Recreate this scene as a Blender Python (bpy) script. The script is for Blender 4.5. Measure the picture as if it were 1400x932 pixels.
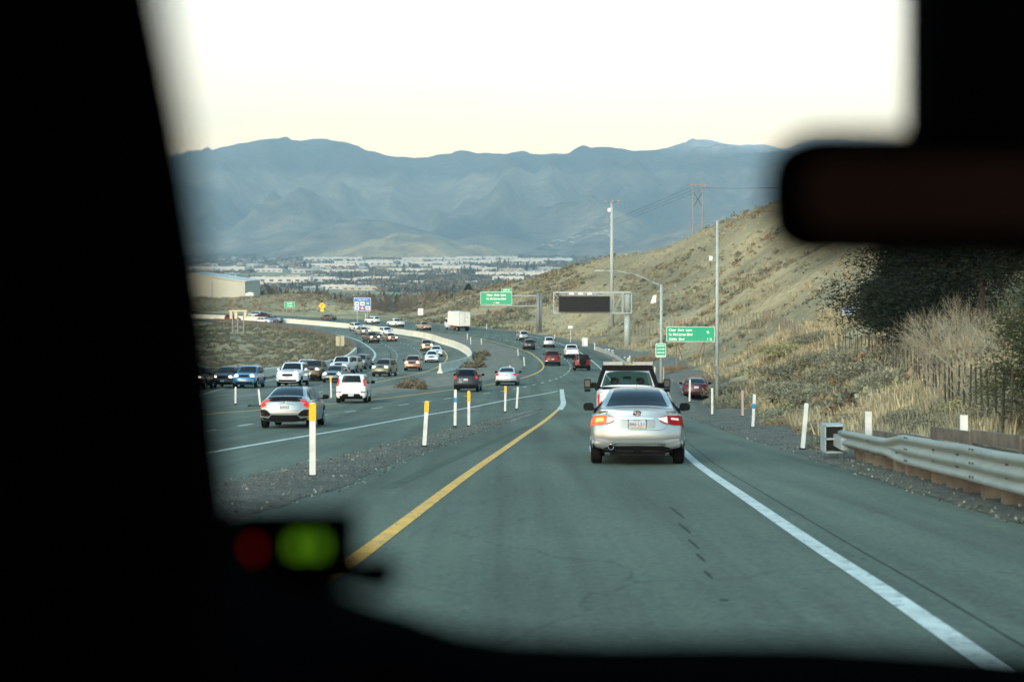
import bpy, math, random
import numpy as np
from mathutils import Vector, Matrix, noise
R = math.radians
rnd = random.Random(7)
for o in list(bpy.data.objects): bpy.data.objects.remove(o)
scene = bpy.context.scene
COL = scene.collection
# ------------------------------------------------------------------ camera
F = 1944.0; HZ = 345.0; CX = 700.0           # focal length and eye-level row of the photograph, in its pixels
cam_d = bpy.data.cameras.new('camera'); cam = bpy.data.objects.new('camera', cam_d); COL.objects.link(cam)
cam_d.sensor_width = 36; cam_d.lens = 50; cam_d.clip_start = 0.05; cam_d.clip_end = 60000
cam.location = (0, 0, 0); cam.rotation_euler = (R(90), 0, 0)
cam_d.shift_y = -(466 - HZ) / 1400
cam_d.dof.use_dof = True; cam_d.dof.focus_distance = 60; cam_d.dof.aperture_fstop = 2.2
scene.camera = cam
# ------------------------------------------------------------------ sky, sun, exposure
SUN_EL, SUN_AZ = 24.0, 206.0                   # azimuth: degrees clockwise from +Y
w = bpy.data.worlds.new('World'); scene.world = w; w.use_nodes = True
nt = w.node_tree; nt.nodes.clear()
sky = nt.nodes.new('ShaderNodeTexSky'); sky.sky_type = 'NISHITA'; sky.sun_disc = False
sky.sun_elevation = R(SUN_EL); sky.sun_rotation = R(SUN_AZ); sky.air_density = 1.0; sky.dust_density = 2.5; sky.ozone_density = 1.5; sky.altitude = 1400
bg = nt.nodes.new('ShaderNodeBackground'); bg.inputs[1].default_value = 0.14
wo = nt.nodes.new('ShaderNodeOutputWorld')
tn_ = nt.nodes.new('ShaderNodeVectorMath'); tn_.operation = 'MULTIPLY'; 
tc_ = nt.nodes.new('ShaderNodeTexCoord'); sp_ = nt.nodes.new('ShaderNodeSeparateXYZ'); nt.links.new(tc_.outputs['Generated'], sp_.inputs[0])
rp_ = nt.nodes.new('ShaderNodeValToRGB'); el_ = rp_.color_ramp.elements; el_.new(.1); el_.new(.2)   # warm dusk glow low down, teal above
for k_, (p_, c_) in enumerate(((.0, (1.42, .78, .38)), (.08, (1.42, .79, .39)), (.18, (1.36, .81, .46)), (.32, (.82, 1.0, .84)))): el_[k_].position = p_; el_[k_].color = (*c_, 1)
nt.links.new(sp_.outputs[2], rp_.inputs[0]); nt.links.new(rp_.outputs[0], tn_.inputs[1])
nt.links.new(sky.outputs[0], tn_.inputs[0]); nt.links.new(tn_.outputs[0], bg.inputs[0]); nt.links.new(bg.outputs[0], wo.inputs[0])
sun_d = bpy.data.lights.new('sun', 'SUN'); sun = bpy.data.objects.new('sun', sun_d); COL.objects.link(sun)
sun_d.energy = 0.45; sun_d.angle = R(20); sun_d.color = (1, .99, .92)
az = R(SUN_AZ); el = R(SUN_EL)
sun.rotation_euler = Vector((math.sin(az) * math.cos(el), math.cos(az) * math.cos(el), math.sin(el))).to_track_quat('Z', 'Y').to_euler()
scene.view_settings.view_transform = 'Standard'; scene.view_settings.look = 'None'
scene.view_settings.exposure = 2.05; scene.view_settings.gamma = 1
scene.view_settings.use_curve_mapping = False
# ------------------------------------------------------------------ helpers
MATS = {}
def mat(name, col, rough=.6, metal=0., spec=.5, emit=None, es=1., coat=0., var=0., vscale=5., bump=0., bscale=40., attr=False):
    if name in MATS: return MATS[name]
    m = bpy.data.materials.new(name); m.use_nodes = True; n = m.node_tree; b = n.nodes['Principled BSDF']
    b.inputs['Base Color'].default_value = (*col, 1); b.inputs['Roughness'].default_value = rough
    b.inputs['Metallic'].default_value = metal; b.inputs['Specular IOR Level'].default_value = spec
    b.inputs['Coat Weight'].default_value = coat; b.inputs['Coat Roughness'].default_value = .08
    src = None
    if attr:
        a = n.nodes.new('ShaderNodeAttribute'); a.attribute_name = 'tint'; src = a.outputs['Color']
    if var or bump:
        tc = n.nodes.new('ShaderNodeTexCoord')
    if var:
        t = n.nodes.new('ShaderNodeTexNoise'); t.inputs['Scale'].default_value = vscale; t.inputs['Detail'].default_value = 6
        n.links.new(tc.outputs['Object'], t.inputs['Vector'])
        mr = n.nodes.new('ShaderNodeMapRange'); mr.inputs[1].default_value = .3; mr.inputs[2].default_value = .7
        mr.inputs[3].default_value = 1 - var; mr.inputs[4].default_value = 1 + var
        n.links.new(t.outputs['Fac'], mr.inputs[0])
        mx = n.nodes.new('ShaderNodeVectorMath'); mx.operation = 'SCALE'
        if src: n.links.new(src, mx.inputs[0])
        else: mx.inputs[0].default_value = col
        n.links.new(mr.outputs[0], mx.inputs['Scale']); src = mx.outputs[0]
    if src: n.links.new(src, b.inputs['Base Color'])
    if bump:
        t2 = n.nodes.new('ShaderNodeTexNoise'); t2.inputs['Scale'].default_value = bscale; t2.inputs['Detail'].default_value = 5
        n.links.new(tc.outputs['Object'], t2.inputs['Vector'])
        bp = n.nodes.new('ShaderNodeBump'); bp.inputs['Strength'].default_value = bump; bp.inputs['Distance'].default_value = .02
        n.links.new(t2.outputs['Fac'], bp.inputs['Height']); n.links.new(bp.outputs[0], b.inputs['Normal'])
    if emit:
        b.inputs['Emission Color'].default_value = (*emit, 1); b.inputs['Emission Strength'].default_value = es
    MATS[name] = m
    return m

def lerp(a, b, t): return a + (b - a) * t
def interp(x, xs, ys): return float(np.interp(x, xs, ys))

class MB:
    def __init__(s): s.v = []; s.f = []; s.mi = []; s.c = []
    def add(s, vs, fs, mi=0, col=None):
        k = len(s.v); s.v += [tuple(p) for p in vs]
        for f in fs: s.f.append([k + i for i in f]); s.mi.append(mi)
        if col is not None: s.c += [col] * len(vs)
        return s
    def box(s, c, d, rz=0, mi=0, M=None, col=None):
        hx, hy, hz = d[0] / 2, d[1] / 2, d[2] / 2
        cs, sn = math.cos(rz), math.sin(rz); vs = []
        for z in (-hz, hz):
            for x, y in ((-hx, -hy), (hx, -hy), (hx, hy), (-hx, hy)):
                p = Vector((c[0] + x * cs - y * sn, c[1] + x * sn + y * cs, c[2] + z))
                vs.append(M @ p if M else p)
        return s.add(vs, [(3, 2, 1, 0), (4, 5, 6, 7), (0, 1, 5, 4), (1, 2, 6, 5), (2, 3, 7, 6), (3, 0, 4, 7)], mi, col)
    def tube(s, p0, p1, r0, r1=None, n=8, mi=0, caps=True, col=None):
        r1 = r0 if r1 is None else r1
        p0 = Vector(p0); p1 = Vector(p1); d = (p1 - p0)
        if d.length < 1e-7: return s
        d.normalize(); a = d.orthogonal().normalized(); b = d.cross(a); vs = []
        for p, r in ((p0, r0), (p1, r1)):
            for i in range(n):
                t = 2 * math.pi * i / n; vs.append(p + a * (r * math.cos(t)) + b * (r * math.sin(t)))
        fs = [(i, (i + 1) % n, n + (i + 1) % n, n + i) for i in range(n)]
        if caps: fs += [tuple(range(n - 1, -1, -1)), tuple(range(n, 2 * n))]
        return s.add(vs, fs, mi, col)
    def path(s, pts, r, n=8, mi=0, col=None):
        rs = r if isinstance(r, (list, tuple)) else [r] * len(pts)
        for i in range(len(pts) - 1): s.tube(pts[i], pts[i + 1], rs[i], rs[i + 1], n, mi, True, col)
        return s
    def prism(s, poly, y0, y1, mi=0):            # poly in (x, z), extruded along y
        n = len(poly); vs = [(x, y0, z) for x, z in poly] + [(x, y1, z) for x, z in poly]
        fs = [tuple(range(n)), tuple(range(2 * n - 1, n - 1, -1))] + [((i + 1) % n, i, n + i, n + (i + 1) % n) for i in range(n)]
        return s.add(vs, fs, mi)
    def grid(s, P, mi=0, flip=False):            # P[i][j]
        a, b = len(P), len(P[0]); vs = [p for r in P for p in r]
        fs = []
        for i in range(a - 1):
            for j in range(b - 1):
                q = (i * b + j, i * b + j + 1, (i + 1) * b + j + 1, (i + 1) * b + j)
                fs.append(q[::-1] if flip else q)
        return s.add(vs, fs, mi)
    def lathe(s, prof, axis='z', c=(0, 0, 0), n=24, mi=0):
        P = []
        for i in range(n + 1):
            t = 2 * math.pi * i / n; row = []
            for r, h in prof:
                if axis == 'z': row.append((c[0] + r * math.cos(t), c[1] + r * math.sin(t), c[2] + h))
                else: row.append((c[0] + h, c[1] + r * math.cos(t), c[2] + r * math.sin(t)))
            P.append(row)
        return s.grid(P, mi)
    def build(s, name, m, parent=None, smooth=False, loc=None, rz=0):
        me = bpy.data.meshes.new(name); me.from_pydata(s.v, [], s.f)
        ms = m if isinstance(m, (list, tuple)) else [m]
        for x in ms: me.materials.append(x)
        if len(ms) > 1: me.polygons.foreach_set('material_index', s.mi)
        if smooth: me.polygons.foreach_set('use_smooth', [True] * len(s.f))
        if s.c and len(s.c) == len(s.v):
            at = me.color_attributes.new('tint', 'FLOAT_COLOR', 'POINT')
            at.data.foreach_set('color', [x for c in s.c for x in (*c, 1.0)])
        me.update()
        o = bpy.data.objects.new(name, me); COL.objects.link(o)
        if parent: o.parent = parent
        if loc: o.location = loc
        o.rotation_euler.z = rz
        return o

def thing(name, label, cat, loc=(0, 0, 0), rz=0, group=None):
    o = bpy.data.objects.new(name, None); COL.objects.link(o); o.location = loc; o.rotation_euler = (0, 0, rz)
    o.empty_display_size = .2; o['label'] = label; o['category'] = cat
    if group: o['group'] = group
    return o
def tag(o, label, cat, group=None, kind=None):
    o['label'] = label; o['category'] = cat
    if group: o['group'] = group
    if kind: o['kind'] = kind
    return o
def struct(o): o['kind'] = 'structure'; return o
def text_mesh(s, size, m, parent, loc, rot=(R(90), 0, 0), align='LEFT', ext=.004, name='lettering', bold=0., sx=1.):
    cu = bpy.data.curves.new('t', 'FONT'); cu.body = s; cu.size = size; cu.extrude = ext; cu.align_x = align; cu.offset = bold
    cu.resolution_u = 3
    t = bpy.data.objects.new('t', cu); COL.objects.link(t)
    me = bpy.data.meshes.new_from_object(t.evaluated_get(bpy.context.evaluated_depsgraph_get()))
    bpy.data.objects.remove(t); me.name = name
    me.materials.clear(); me.materials.append(m)
    o = bpy.data.objects.new(name, me); COL.objects.link(o); o.parent = parent; o.location = loc; o.rotation_euler = rot; o.scale = (sx, 1, 1)
    return o
# ------------------------------------------------------------------ shape of the ground
_PY = [-80, 0, 10, 20, 30, 40, 50, 60, 75, 90, 105, 120, 140, 166, 180, 200, 236, 270, 300, 350, 400, 450, 600]
_PZ = [5.9, -1.54, -2.47, -3.39, -4.32, -5.24, -6.12, -6.93, -8.1, -9.15, -10.15, -11.1, -12.2, -13.6, -14.2, -14.75, -15.6, -16.1, -16.5, -17.1, -17.6, -18, -19]
def _herm(xs, ys):
    xs = np.array(xs, float); ys = np.array(ys, float); d = np.diff(ys) / np.diff(xs)
    m = np.concatenate([[d[0]], (d[:-1] + d[1:]) / 2, [d[-1]]])
    def f(x):
        x = min(max(x, xs[0]), xs[-1]); i = min(int(np.searchsorted(xs, x, 'right')) - 1, len(xs) - 2); i = max(i, 0)
        h = xs[i + 1] - xs[i]; t = (x - xs[i]) / h
        return float(ys[i] * (1 + 2 * t) * (1 - t) ** 2 + m[i] * h * t * (1 - t) ** 2 + ys[i + 1] * t * t * (3 - 2 * t) + m[i + 1] * h * t * t * (t - 1))
    return f
zr0 = _herm(_PY, _PZ)
_ZT = [zr0(-80 + i * .5) for i in range(1361)]     # table every half metre
def zr(Y):
    k = min(max((Y + 80) * 2, 0), 1359.999); i = int(k); return _ZT[i] + (_ZT[i + 1] - _ZT[i]) * (k - i)
def at(x, y):                                      # road point seen at a photo pixel
    a, b = 4., 600.
    for _ in range(40):
        m = (a + b) / 2
        if HZ - F * zr(m) / m > y: a = m
        else: b = m
    return ((x - CX) / F * a, a)
def hermX(pts):                                    # pts: photo pixels on the road -> X(Y)
    w = sorted([(Y, X) for X, Y in (at(*p) for p in pts)]); return _herm([a for a, b in w], [b for a, b in w])
# columns of the land: photo x : [(Y, z or image row)] road edge ... ridge
_C = {
 -900: [(420, 0), (430, 0), (440, 0), (450, 0), (470, 406), (500, 402)],
 250: [(420, 0), (430, 0), (440, 0), (450, 0), (470, 411), (500, 406)],
 330: [(420, 0), (430, 0), (440, 0), (450, 417), (470, 411), (500, 407)],
 400: [(405, 0), (420, 0), (430, 0), (445, 416), (460, 408), (480, 403)],
 450: [(395, 0), (405, 0), (415, 0), (430, 418), (445, 413), (465, 409)],
 495: [(385, 0), (395, 0), (405, 0), (420, 0), (435, 424), (450, 422)],
 540: [(366, 0), (380, 436), (393, 433), (405, 431), (418, 429), (430, 427)],
 590: [(335, 0), (352, 437), (370, 431), (388, 424), (405, 416), (422, 409)],
 640: [(313, 0), (333, 443), (353, 432), (375, 420), (395, 408), (412, 398)],
 700: [(292, 0), (305, 451), (325, 440), (350, 421), (378, 403), (403, 386)],
 760: [(266, 0), (280, 459), (300, 449), (325, 427), (355, 401), (390, 371)],
 820: [(218, 0), (240, 467), (268, 447), (295, 420), (330, 388), (375, 353)],
 860: [(158, 0), (200, 484), (230, 471), (270, 432), (315, 389), (368, 346)],
 900: [(110, 0), (150, 507), (195, 474), (245, 433), (300, 383), (362, 338)],
 950: [(70, 0), (98, 549), (150, 497), (210, 445), (275, 386), (355, 318)],
 1020: [(44, 0), (80, 556), (122, 497), (180, 436), (250, 365), (342, 288)],
 1100: [(34, 0), (52, 583), (85, 512), (138, 440), (215, 350), (325, 252)],
 1200: [(27, 0), (39, 598), (66, 505), (108, 428), (180, 330), (300, 212)],
 1300: [(22.5, 0), (29, 622), (50, 505), (82, 420), (145, 312), (280, 180)],
 1400: [(18, 0), (22, 655), (40, 510), (65, 415), (120, 300), (260, 150)],
 1800: [(12, 0), (14, 800), (26, 520), (45, 410), (90, 280), (230, 60)],
}
_cx = sorted(_C)
_cu = [(x - CX) / F for x in _cx]
_cY = np.array([[p[0] for p in _C[x]] for x in _cx], float)
_cZ = np.array([[zr(p[0]) if p[1] == 0 else (HZ - p[1]) / F * p[0] for p in _C[x]] for x in _cx], float)
_nu = 900; _du = (_cu[-1] - _cu[0]) / (_nu - 1)
def _tab(A):
    fs = [_herm(_cu, A[:, j]) for j in range(6)]
    T_ = np.array([[f(_cu[0] + _du * i) for f in fs] for i in range(_nu)]); K = 7
    P_ = np.pad(T_, ((K, K), (0, 0)), 'edge'); return sum(P_[K + d:K + d + _nu] for d in range(-K, K + 1)) / (2 * K + 1)
_tY = _tab(_cY); _tZ = _tab(_cZ)
_vY = [1300, 1500, 2500, 4000, 6000, 7500, 14000]; _vZ = [-46, -50, -47, -38, -20, -8, 40]
def land(X, Y):
    if Y <= 4: return zr(Y)
    u = min(max(X / Y, _cu[0]), _cu[-1]); k = (u - _cu[0]) / _du; k = min(max(k, 0), _nu - 1.001); i = int(k); t = k - i
    ys = _tY[i] * (1 - t) + _tY[i + 1] * t
    if Y <= ys[0]: return zr(Y)
    zs = _tZ[i] * (1 - t) + _tZ[i + 1] * t
    if Y <= ys[-1]:
        k = int(np.searchsorted(ys, Y)) - 1; k = min(max(k, 0), 4)
        return float(np.interp(Y, ys, zs))
    a, b = ys[-1], zs[-1]
    if Y >= 1300: return interp(Y, _vY, _vZ)
    q = (Y - a) / (1300 - a); fall = 1 - (1 - q) ** 2.2
    q2 = min(max(q, 0), 1); s_ = q2 ** .55
    return b + (-46 - b) * s_
def fbm(x, y, z=0, o=4):
    v = 0; a = 1
    for k in range(o): v += a * noise.noise(Vector((x, y, z + 7.3 * k))); x *= 2.1; y *= 2.1; a *= .5
    return v
# edges of the carriageways
XE = _herm([-80, 5, 15.8, 30, 45, 65, 85, 100, 125, 150, 175, 195, 220, 240, 265, 290, 313, 335, 360, 385, 400, 420, 440],
           [9, 6.3, 5.9, 6.5, 7.1, 8.0, 9.2, 10.4, 12.0, 12.9, 13.6, 13.8, 13.0, 11.4, 8.0, 1.8, -8.5, -19, -34, -56, -68, -93, -130])   # right edge of the road
XY = hermX([(120, 600), (296, 565), (359, 560), (440, 553), (520, 545), (600, 535), (660, 527), (713, 517), (735, 509), (743, 502), (742, 497), (733, 488), (717, 479), (685, 470), (647, 461), (600, 454.5), (540, 448), (460, 441), (380, 436), (300, 432), (200, 429)])
XO = hermX([(150, 575), (250, 559), (340, 548), (440, 535), (520, 521), (560, 513), (590, 505), (604, 498), (611, 490), (609, 482), (601, 476), (585, 470), (560, 463), (530, 457), (480, 450.5), (420, 445), (350, 441), (280, 437.5), (200, 435)])     # oncoming: yellow line
XR = hermX([(200, 548), (280, 529), (354, 517), (440, 504.5), (470, 496), (483, 487), (487, 480), (481, 473), (453, 461.5), (420, 453.5), (380, 447), (333, 442.5), (280, 439.5), (200, 437)])      # oncoming: outer rail
XB = hermX([(597, 511), (628, 503.5), (643, 497), (644, 491), (638, 483), (622, 475), (606, 470), (580, 462), (539, 456), (500, 451), (460, 447), (380, 440.5), (300, 436), (200, 433)])       # median barrier
XW = hermX([(100, 655), (290, 618), (400, 599), (460, 589), (549, 573), (620, 561), (687, 548), (760, 535), (800, 522)])       # white line right of the through lanes
def in_road(X, Y):
    if Y > 425: return False
    if XY(Y) - 3.2 < X < XE(Y): return True
    if XR(Y) < X < XO(Y) + (3.4 if Y < 165 else 6) : return True
    return False
def ground(X, Y):
    z = land(X, Y)
    if Y < 425 and (XR(Y) - 1 if Y > 5 else -30) < X < XE(Y) + .5: return z
    d = 3.
    if 0 < Y < 425: d = min(3., (max(X - XE(Y), XR(Y) - X)) / 3)
    amp = min(1, Y / 60) * d / 3
    if Y > 600: amp = 0
    z += amp * (.55 * fbm(X / 14, Y / 14) + (.9 * fbm(X / 45, Y / 45, 9) if Y > 150 else 0))
    if X < XR(min(max(Y, 5), 440)) and Y < 420: z -= min(1.2, (XR(min(max(Y, 5), 440)) - X) * .12)
    return z
def gnd(x, Y):                                     # ground under photo column x at distance Y
    X = (x - CX) / F * Y; return (X, Y, ground(X, Y))
# ------------------------------------------------------------------ node materials for the land
def nodes(name):
    m = bpy.data.materials.new(name); m.use_nodes = True; n = m.node_tree; return m, n, n.nodes['Principled BSDF']
def N(n, t, **k):
    x = n.nodes.new('ShaderNode' + t)
    for a, b in k.items(): setattr(x, a, b)
    return x
def tex(n, vec, scale, detail=6, rough=.55):
    t = N(n, 'TexNoise'); t.inputs['Scale'].default_value = scale; t.inputs['Detail'].default_value = detail; t.inputs['Roughness'].default_value = rough
    n.links.new(vec, t.inputs['Vector']); return t.outputs['Fac']
def ramp(n, fac, stops):
    r = N(n, 'ValToRGB'); e = r.color_ramp.elements
    while len(e) < len(stops): e.new(.5)
    for k, (p, c) in enumerate(stops): e[k].position = p; e[k].color = (*c, 1) if len(c) == 3 else c
    n.links.new(fac, r.inputs[0]); return r.outputs[0]
def mixc(n, fac, a, b, mode='MIX'):
    x = N(n, 'Mix', data_type='RGBA', blend_type=mode)
    if isinstance(fac, (int, float)): x.inputs[0].default_value = fac
    else: n.links.new(fac, x.inputs[0])
    for s, k in ((a, 6), (b, 7)):
        if isinstance(s, tuple): x.inputs[k].default_value = (*s, 1)
        else: n.links.new(s, x.inputs[k])
    return x.outputs[2]
def vec(n, scale=(1, 1, 1)):
    g = N(n, 'NewGeometry'); mp = N(n, 'Mapping'); mp.inputs['Scale'].default_value = scale
    n.links.new(g.outputs['Position'], mp.inputs['Vector']); return mp.outputs[0]
def bump(n, b, h, s, d):
    x = N(n, 'Bump'); x.inputs['Strength'].default_value = s; x.inputs['Distance'].default_value = d
    n.links.new(h, x.inputs['Height']); n.links.new(x.outputs[0], b.inputs['Normal'])
G = {}
def m_land():
    m, n, b = nodes('dry_grass_land'); v = vec(n)
    a = ramp(n, tex(n, v, .05, 8), [(.3, (.21, .19, .115)), (.5, (.34, .29, .17)), (.7, (.44, .38, .22))])
    c = ramp(n, tex(n, v, .9, 6, .7), [(.3, (.45, .5, .42)), (.55, (1, 1, 1)), (.8, (1.25, 1.2, 1.1))])
    d = mixc(n, 1., a, c, 'MULTIPLY')
    e = ramp(n, tex(n, v, .018, 4), [(.42, (0, 0, 0)), (.62, (1, 1, 1))])
    d2 = mixc(n, e, d, mixc(n, .45, d, (.13, .135, .085)))
    n.links.new(d2, b.inputs['Base Color']); b.inputs['Roughness'].default_value = .95; b.inputs['Specular IOR Level'].default_value = .1
    bump(n, b, tex(n, v, 2.2, 8, .7), .9, .25)
    return m
def m_asphalt(name, base, dark):
    m, n, b = nodes(name); v = vec(n)
    big = ramp(n, tex(n, vec(n, (.5, .06, .06)), 1., 5), [(.35, dark), (.6, base)])
    big2 = mixc(n, 1., big, ramp(n, tex(n, v, .13, 4), [(.3, (.82, .82, .82)), (.7, (1.12, 1.12, 1.12))]), 'MULTIPLY')
    f = ramp(n, tex(n, v, 14, 8, .85), [(.3, (.62, .62, .62)), (.5, (1, 1, 1)), (.7, (1.5, 1.5, 1.5))])
    c = mixc(n, 1., big2, f, 'MULTIPLY')
    st = ramp(n, tex(n, vec(n, (1.3, .03, .03)), 1., 5, .6), [(.36, (.80, .80, .80)), (.5, (1, 1, 1)), (.66, (1.16, 1.15, 1.12))])
    c = mixc(n, 1., c, st, 'MULTIPLY')
    vo = N(n, 'TexVoronoi', feature='DISTANCE_TO_EDGE'); vo.inputs['Scale'].default_value = .16
    wv = N(n, 'VectorMath', operation='ADD'); n.links.new(v, wv.inputs[0])
    tn = N(n, 'TexNoise'); tn.inputs['Scale'].default_value = .8; tn.inputs['Detail'].default_value = 5; n.links.new(v, tn.inputs['Vector']); n.links.new(tn.outputs['Color'], wv.inputs[1])
    n.links.new(wv.outputs[0], vo.inputs['Vector'])
    ck = ramp(n, vo.outputs['Distance'], [(.0, (.75, .75, .75)), (.002, (1, 1, 1))])
    c = mixc(n, 1., c, ck, 'MULTIPLY')
    n.links.new(c, b.inputs['Base Color']); b.inputs['Roughness'].default_value = .88; b.inputs['Specular IOR Level'].default_value = .12
    bump(n, b, tex(n, v, 60, 3), .35, .01)
    return m
def m_gravel():
    m, n, b = nodes('gravel'); v = vec(n)
    a = ramp(n, tex(n, v, 9, 9, .95), [(.34, (.03, .038, .032)), (.5, (.115, .125, .10)), (.66, (.34, .34, .28))])
    c = ramp(n, tex(n, v, .7, 6, .7), [(.3, (.55, .6, .55)), (.7, (1.15, 1.12, 1.05))])
    n.links.new(mixc(n, 1., a, c, 'MULTIPLY'), b.inputs['Base Color']); b.inputs['Roughness'].default_value = .95
    bump(n, b, tex(n, v, 12, 8, .9), 1., .08); return m
def m_mount():
    m, n, b = nodes('mountain_slope'); v = vec(n)
    a = ramp(n, tex(n, v, .0011, 9, .6), [(.38, (.08, .09, .07)), (.5, (.24, .21, .15)), (.62, (.42, .35, .24))])
    c = ramp(n, tex(n, v, .006, 9, .75), [(.38, (.62, .68, .7)), (.62, (1.3, 1.25, 1.2))])
    d = mixc(n, 1., a, c, 'MULTIPLY')
    sp = N(n, 'SeparateXYZ'); g = N(n, 'NewGeometry'); n.links.new(g.outputs['Position'], sp.inputs[0])
    fz = N(n, 'MapRange'); fz.inputs[1].default_value = 350; fz.inputs[2].default_value = 700; n.links.new(sp.outputs[2], fz.inputs[0])
    t_ = tex(n, v, .002, 6, .65)
    ad = N(n, 'Math', operation='MULTIPLY_ADD'); n.links.new(t_, ad.inputs[0]); ad.inputs[1].default_value = .9; n.links.new(fz.outputs[0], ad.inputs[2])
    fo = ramp(n, ad.outputs[0], [(.85, (0, 0, 0)), (1.15, (.75, .75, .75))])     # juniper woods high up
    d = mixc(n, fo, d, (.035, .05, .045))
    sx = N(n, 'MapRange'); sx.inputs[1].default_value = 1050; sx.inputs[2].default_value = 1350; n.links.new(sp.outputs[0], sx.inputs[0])
    sz = N(n, 'MapRange'); sz.inputs[1].default_value = 640; sz.inputs[2].default_value = 740; n.links.new(sp.outputs[2], sz.inputs[0])
    sn = ramp(n, tex(n, vec(n, (1, 1, .35)), .011, 9, .75), [(.38, (0, 0, 0)), (.50, (1, 1, 1))])
    mu = N(n, 'Math', operation='MULTIPLY'); n.links.new(sx.outputs[0], mu.inputs[0]); n.links.new(sz.outputs[0], mu.inputs[1])
    mu2 = N(n, 'Math', operation='MULTIPLY'); n.links.new(mu.outputs[0], mu2.inputs[0]); n.links.new(sn, mu2.inputs[1])
    d = mixc(n, mu2.outputs[0], d, (.80, .78, .78))
    n.links.new(d, b.inputs['Base Color']); b.inputs['Roughness'].default_value = 1; b.inputs['Specular IOR Level'].default_value = 0
    bump(n, b, tex(n, v, .007, 10, .7), 1., 120); return m
# ------------------------------------------------------------------ ground
rows = [-60, -50, -40, -30, -20, -12, -6, 0]
y = 2.
while y < 15000:
    rows.append(y); y += max(.7, y * .0135)
cols = []
for i in range(301):
    t = (i - 150) / 150; cols.append(.36 * t + .64 * t ** 5 * 1.6)
g = MB(); P = []
for Y in rows:
    r = []
    for a in cols:
        X = a * (abs(Y) + 50); z = ground(X, Y)
        if in_road(X, Y): z -= .12
        if Y < 20: z -= .1
        r.append((X, Y, z))
    P.append(r)
g.grid(P, flip=False)
o = g.build('ground', m_land(), smooth=True); struct(o)
# mountains
SK = [(-400, 250), (100, 225), (200, 216), (250, 213), (275, 210), (300, 201), (335, 192), (372, 187), (395, 195), (410, 193), (440, 191), (470, 194), (500, 205), (530, 214), (565, 217), (600, 210), (640, 208), (690, 209), (730, 211), (755, 210), (775, 212), (800, 205), (830, 202), (860, 206), (900, 207), (925, 198), (960, 193), (985, 194), (1010, 197), (1040, 199), (1075, 200), (1120, 190), (1200, 195), (1400, 210), (1900, 240)]
sx_, sy_ = [s[0] for s in SK], [s[1] for s in SK]
def mount(X, Y):
    base = interp(Y, _vY, _vZ)
    xp = CX + F * X / Y
    t = (Y - 6800) / (10500 - 6800)
    crest = (HZ - interp(xp, sx_, sy_)) / F * 10500
    wv = fbm(X / 1500, Y / 1500, 3, 3) * .16
    t2 = t + wv * min(1, max(0, t * 3)) * max(0, min(1, (1.02 - t) * 2.5))
    if t2 <= 0: z = -8
    else:
        s = min(t2, 1)
        z = -8 + (crest + 8) * (s ** 1.25 * .82 + .18 * s * s * (3 - 2 * s))
        rid = 1 - abs(noise.noise(Vector((X / 900 + .6 * noise.noise(Vector((X / 1300, Y / 1300, 1))), Y / 2300, 2.2)))) * 2
        rid2 = 1 - abs(noise.noise(Vector((X / 330, Y / 800, 5.2)))) * 2
        rid3 = fbm(X / 160, Y / 260, 8, 4)
        env = math.sin(math.pi * min(1, max(0, s))) ** .7
        z += env * (260 * (rid - .55) + 130 * (rid2 - .5)) + 34 * rid3 * min(1, s * 3) * (1 if s < .97 else .5)
        if t2 > 1: z = min(z, crest + 10) - (t2 - 1) * 1200
    return max(z, base - 12) if t < 1.05 else z
g = MB(); P = []
YY = [6500 + i * 38 for i in range(108)] + [10604 + 150 * i for i in range(1, 8)]
for Y in YY:
    P.append([(a * Y, Y, mount(a * Y, Y)) for a in [-.62 + i * .0031 for i in range(401)]])
g.grid(P); MM = m_mount(); o = g.build('mountains', MM, smooth=True); struct(o)
def hill(name, pts, Y0, dpt, m, amp=14):
    xs = [p[0] for p in pts]; ys = [p[1] for p in pts]; g = MB(); P = []
    for j in range(46):
        v = (j / 45 - .5) * 2; Y = Y0 + v * dpt; row = []
        for i in range(150):
            xp = lerp(xs[0], xs[-1], i / 149); X = (xp - CX) / F * Y0
            top = (HZ - interp(xp, xs, ys)) / F * Y0; b0 = interp(Y, _vY, _vZ) - 14
            s = max(0, 1 - abs(v) ** 1.5)
            z = b0 + (top - b0) * s + amp * (1 - abs(noise.noise(Vector((X / 210, Y / 380, 4)))) * 2.4) * s * (1 - s) * 3.2 + amp * .5 * fbm(X / 90, Y / 90, 2) * s
            row.append((X, Y, z))
        P.append(row)
    g.grid(P); return struct(g.build(name, m, smooth=True))
tan, n_, b_ = nodes('tan_slope'); v_ = vec(n_)
n_.links.new(ramp(n_, tex(n_, v_, .006, 8, .65), [(.38, (.16, .13, .08)), (.5, (.34, .26, .13)), (.66, (.46, .35, .18))]), b_.inputs['Base Color']); b_.inputs['Roughness'].default_value = 1
bump(n_, b_, tex(n_, v_, .03, 7), 1, 15)
gr_, n_, b_ = nodes('sage_slope'); v_ = vec(n_)
n_.links.new(ramp(n_, tex(n_, v_, .006, 8, .65), [(.38, (.08, .075, .055)), (.5, (.15, .13, .09)), (.64, (.25, .21, .14))]), b_.inputs['Base Color']); b_.inputs['Roughness'].default_value = 1
bump(n_, b_, tex(n_, v_, .03, 7), 1, 15)
hill('hills', [(370, 352), (400, 335), (430, 318), (470, 304), (500, 299), (530, 303), (570, 312), (610, 325), (650, 338), (700, 350)], 6300, 700, gr_)
hill('hills', [(440, 352), (480, 342), (515, 328), (545, 319), (565, 323), (590, 321), (625, 333), (665, 341), (710, 352)], 5700, 420, tan, 26)
hill('hills', [(560, 352), (620, 330), (660, 318), (700, 325), (760, 340), (800, 352)], 6600, 300, gr_, 8)
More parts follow.
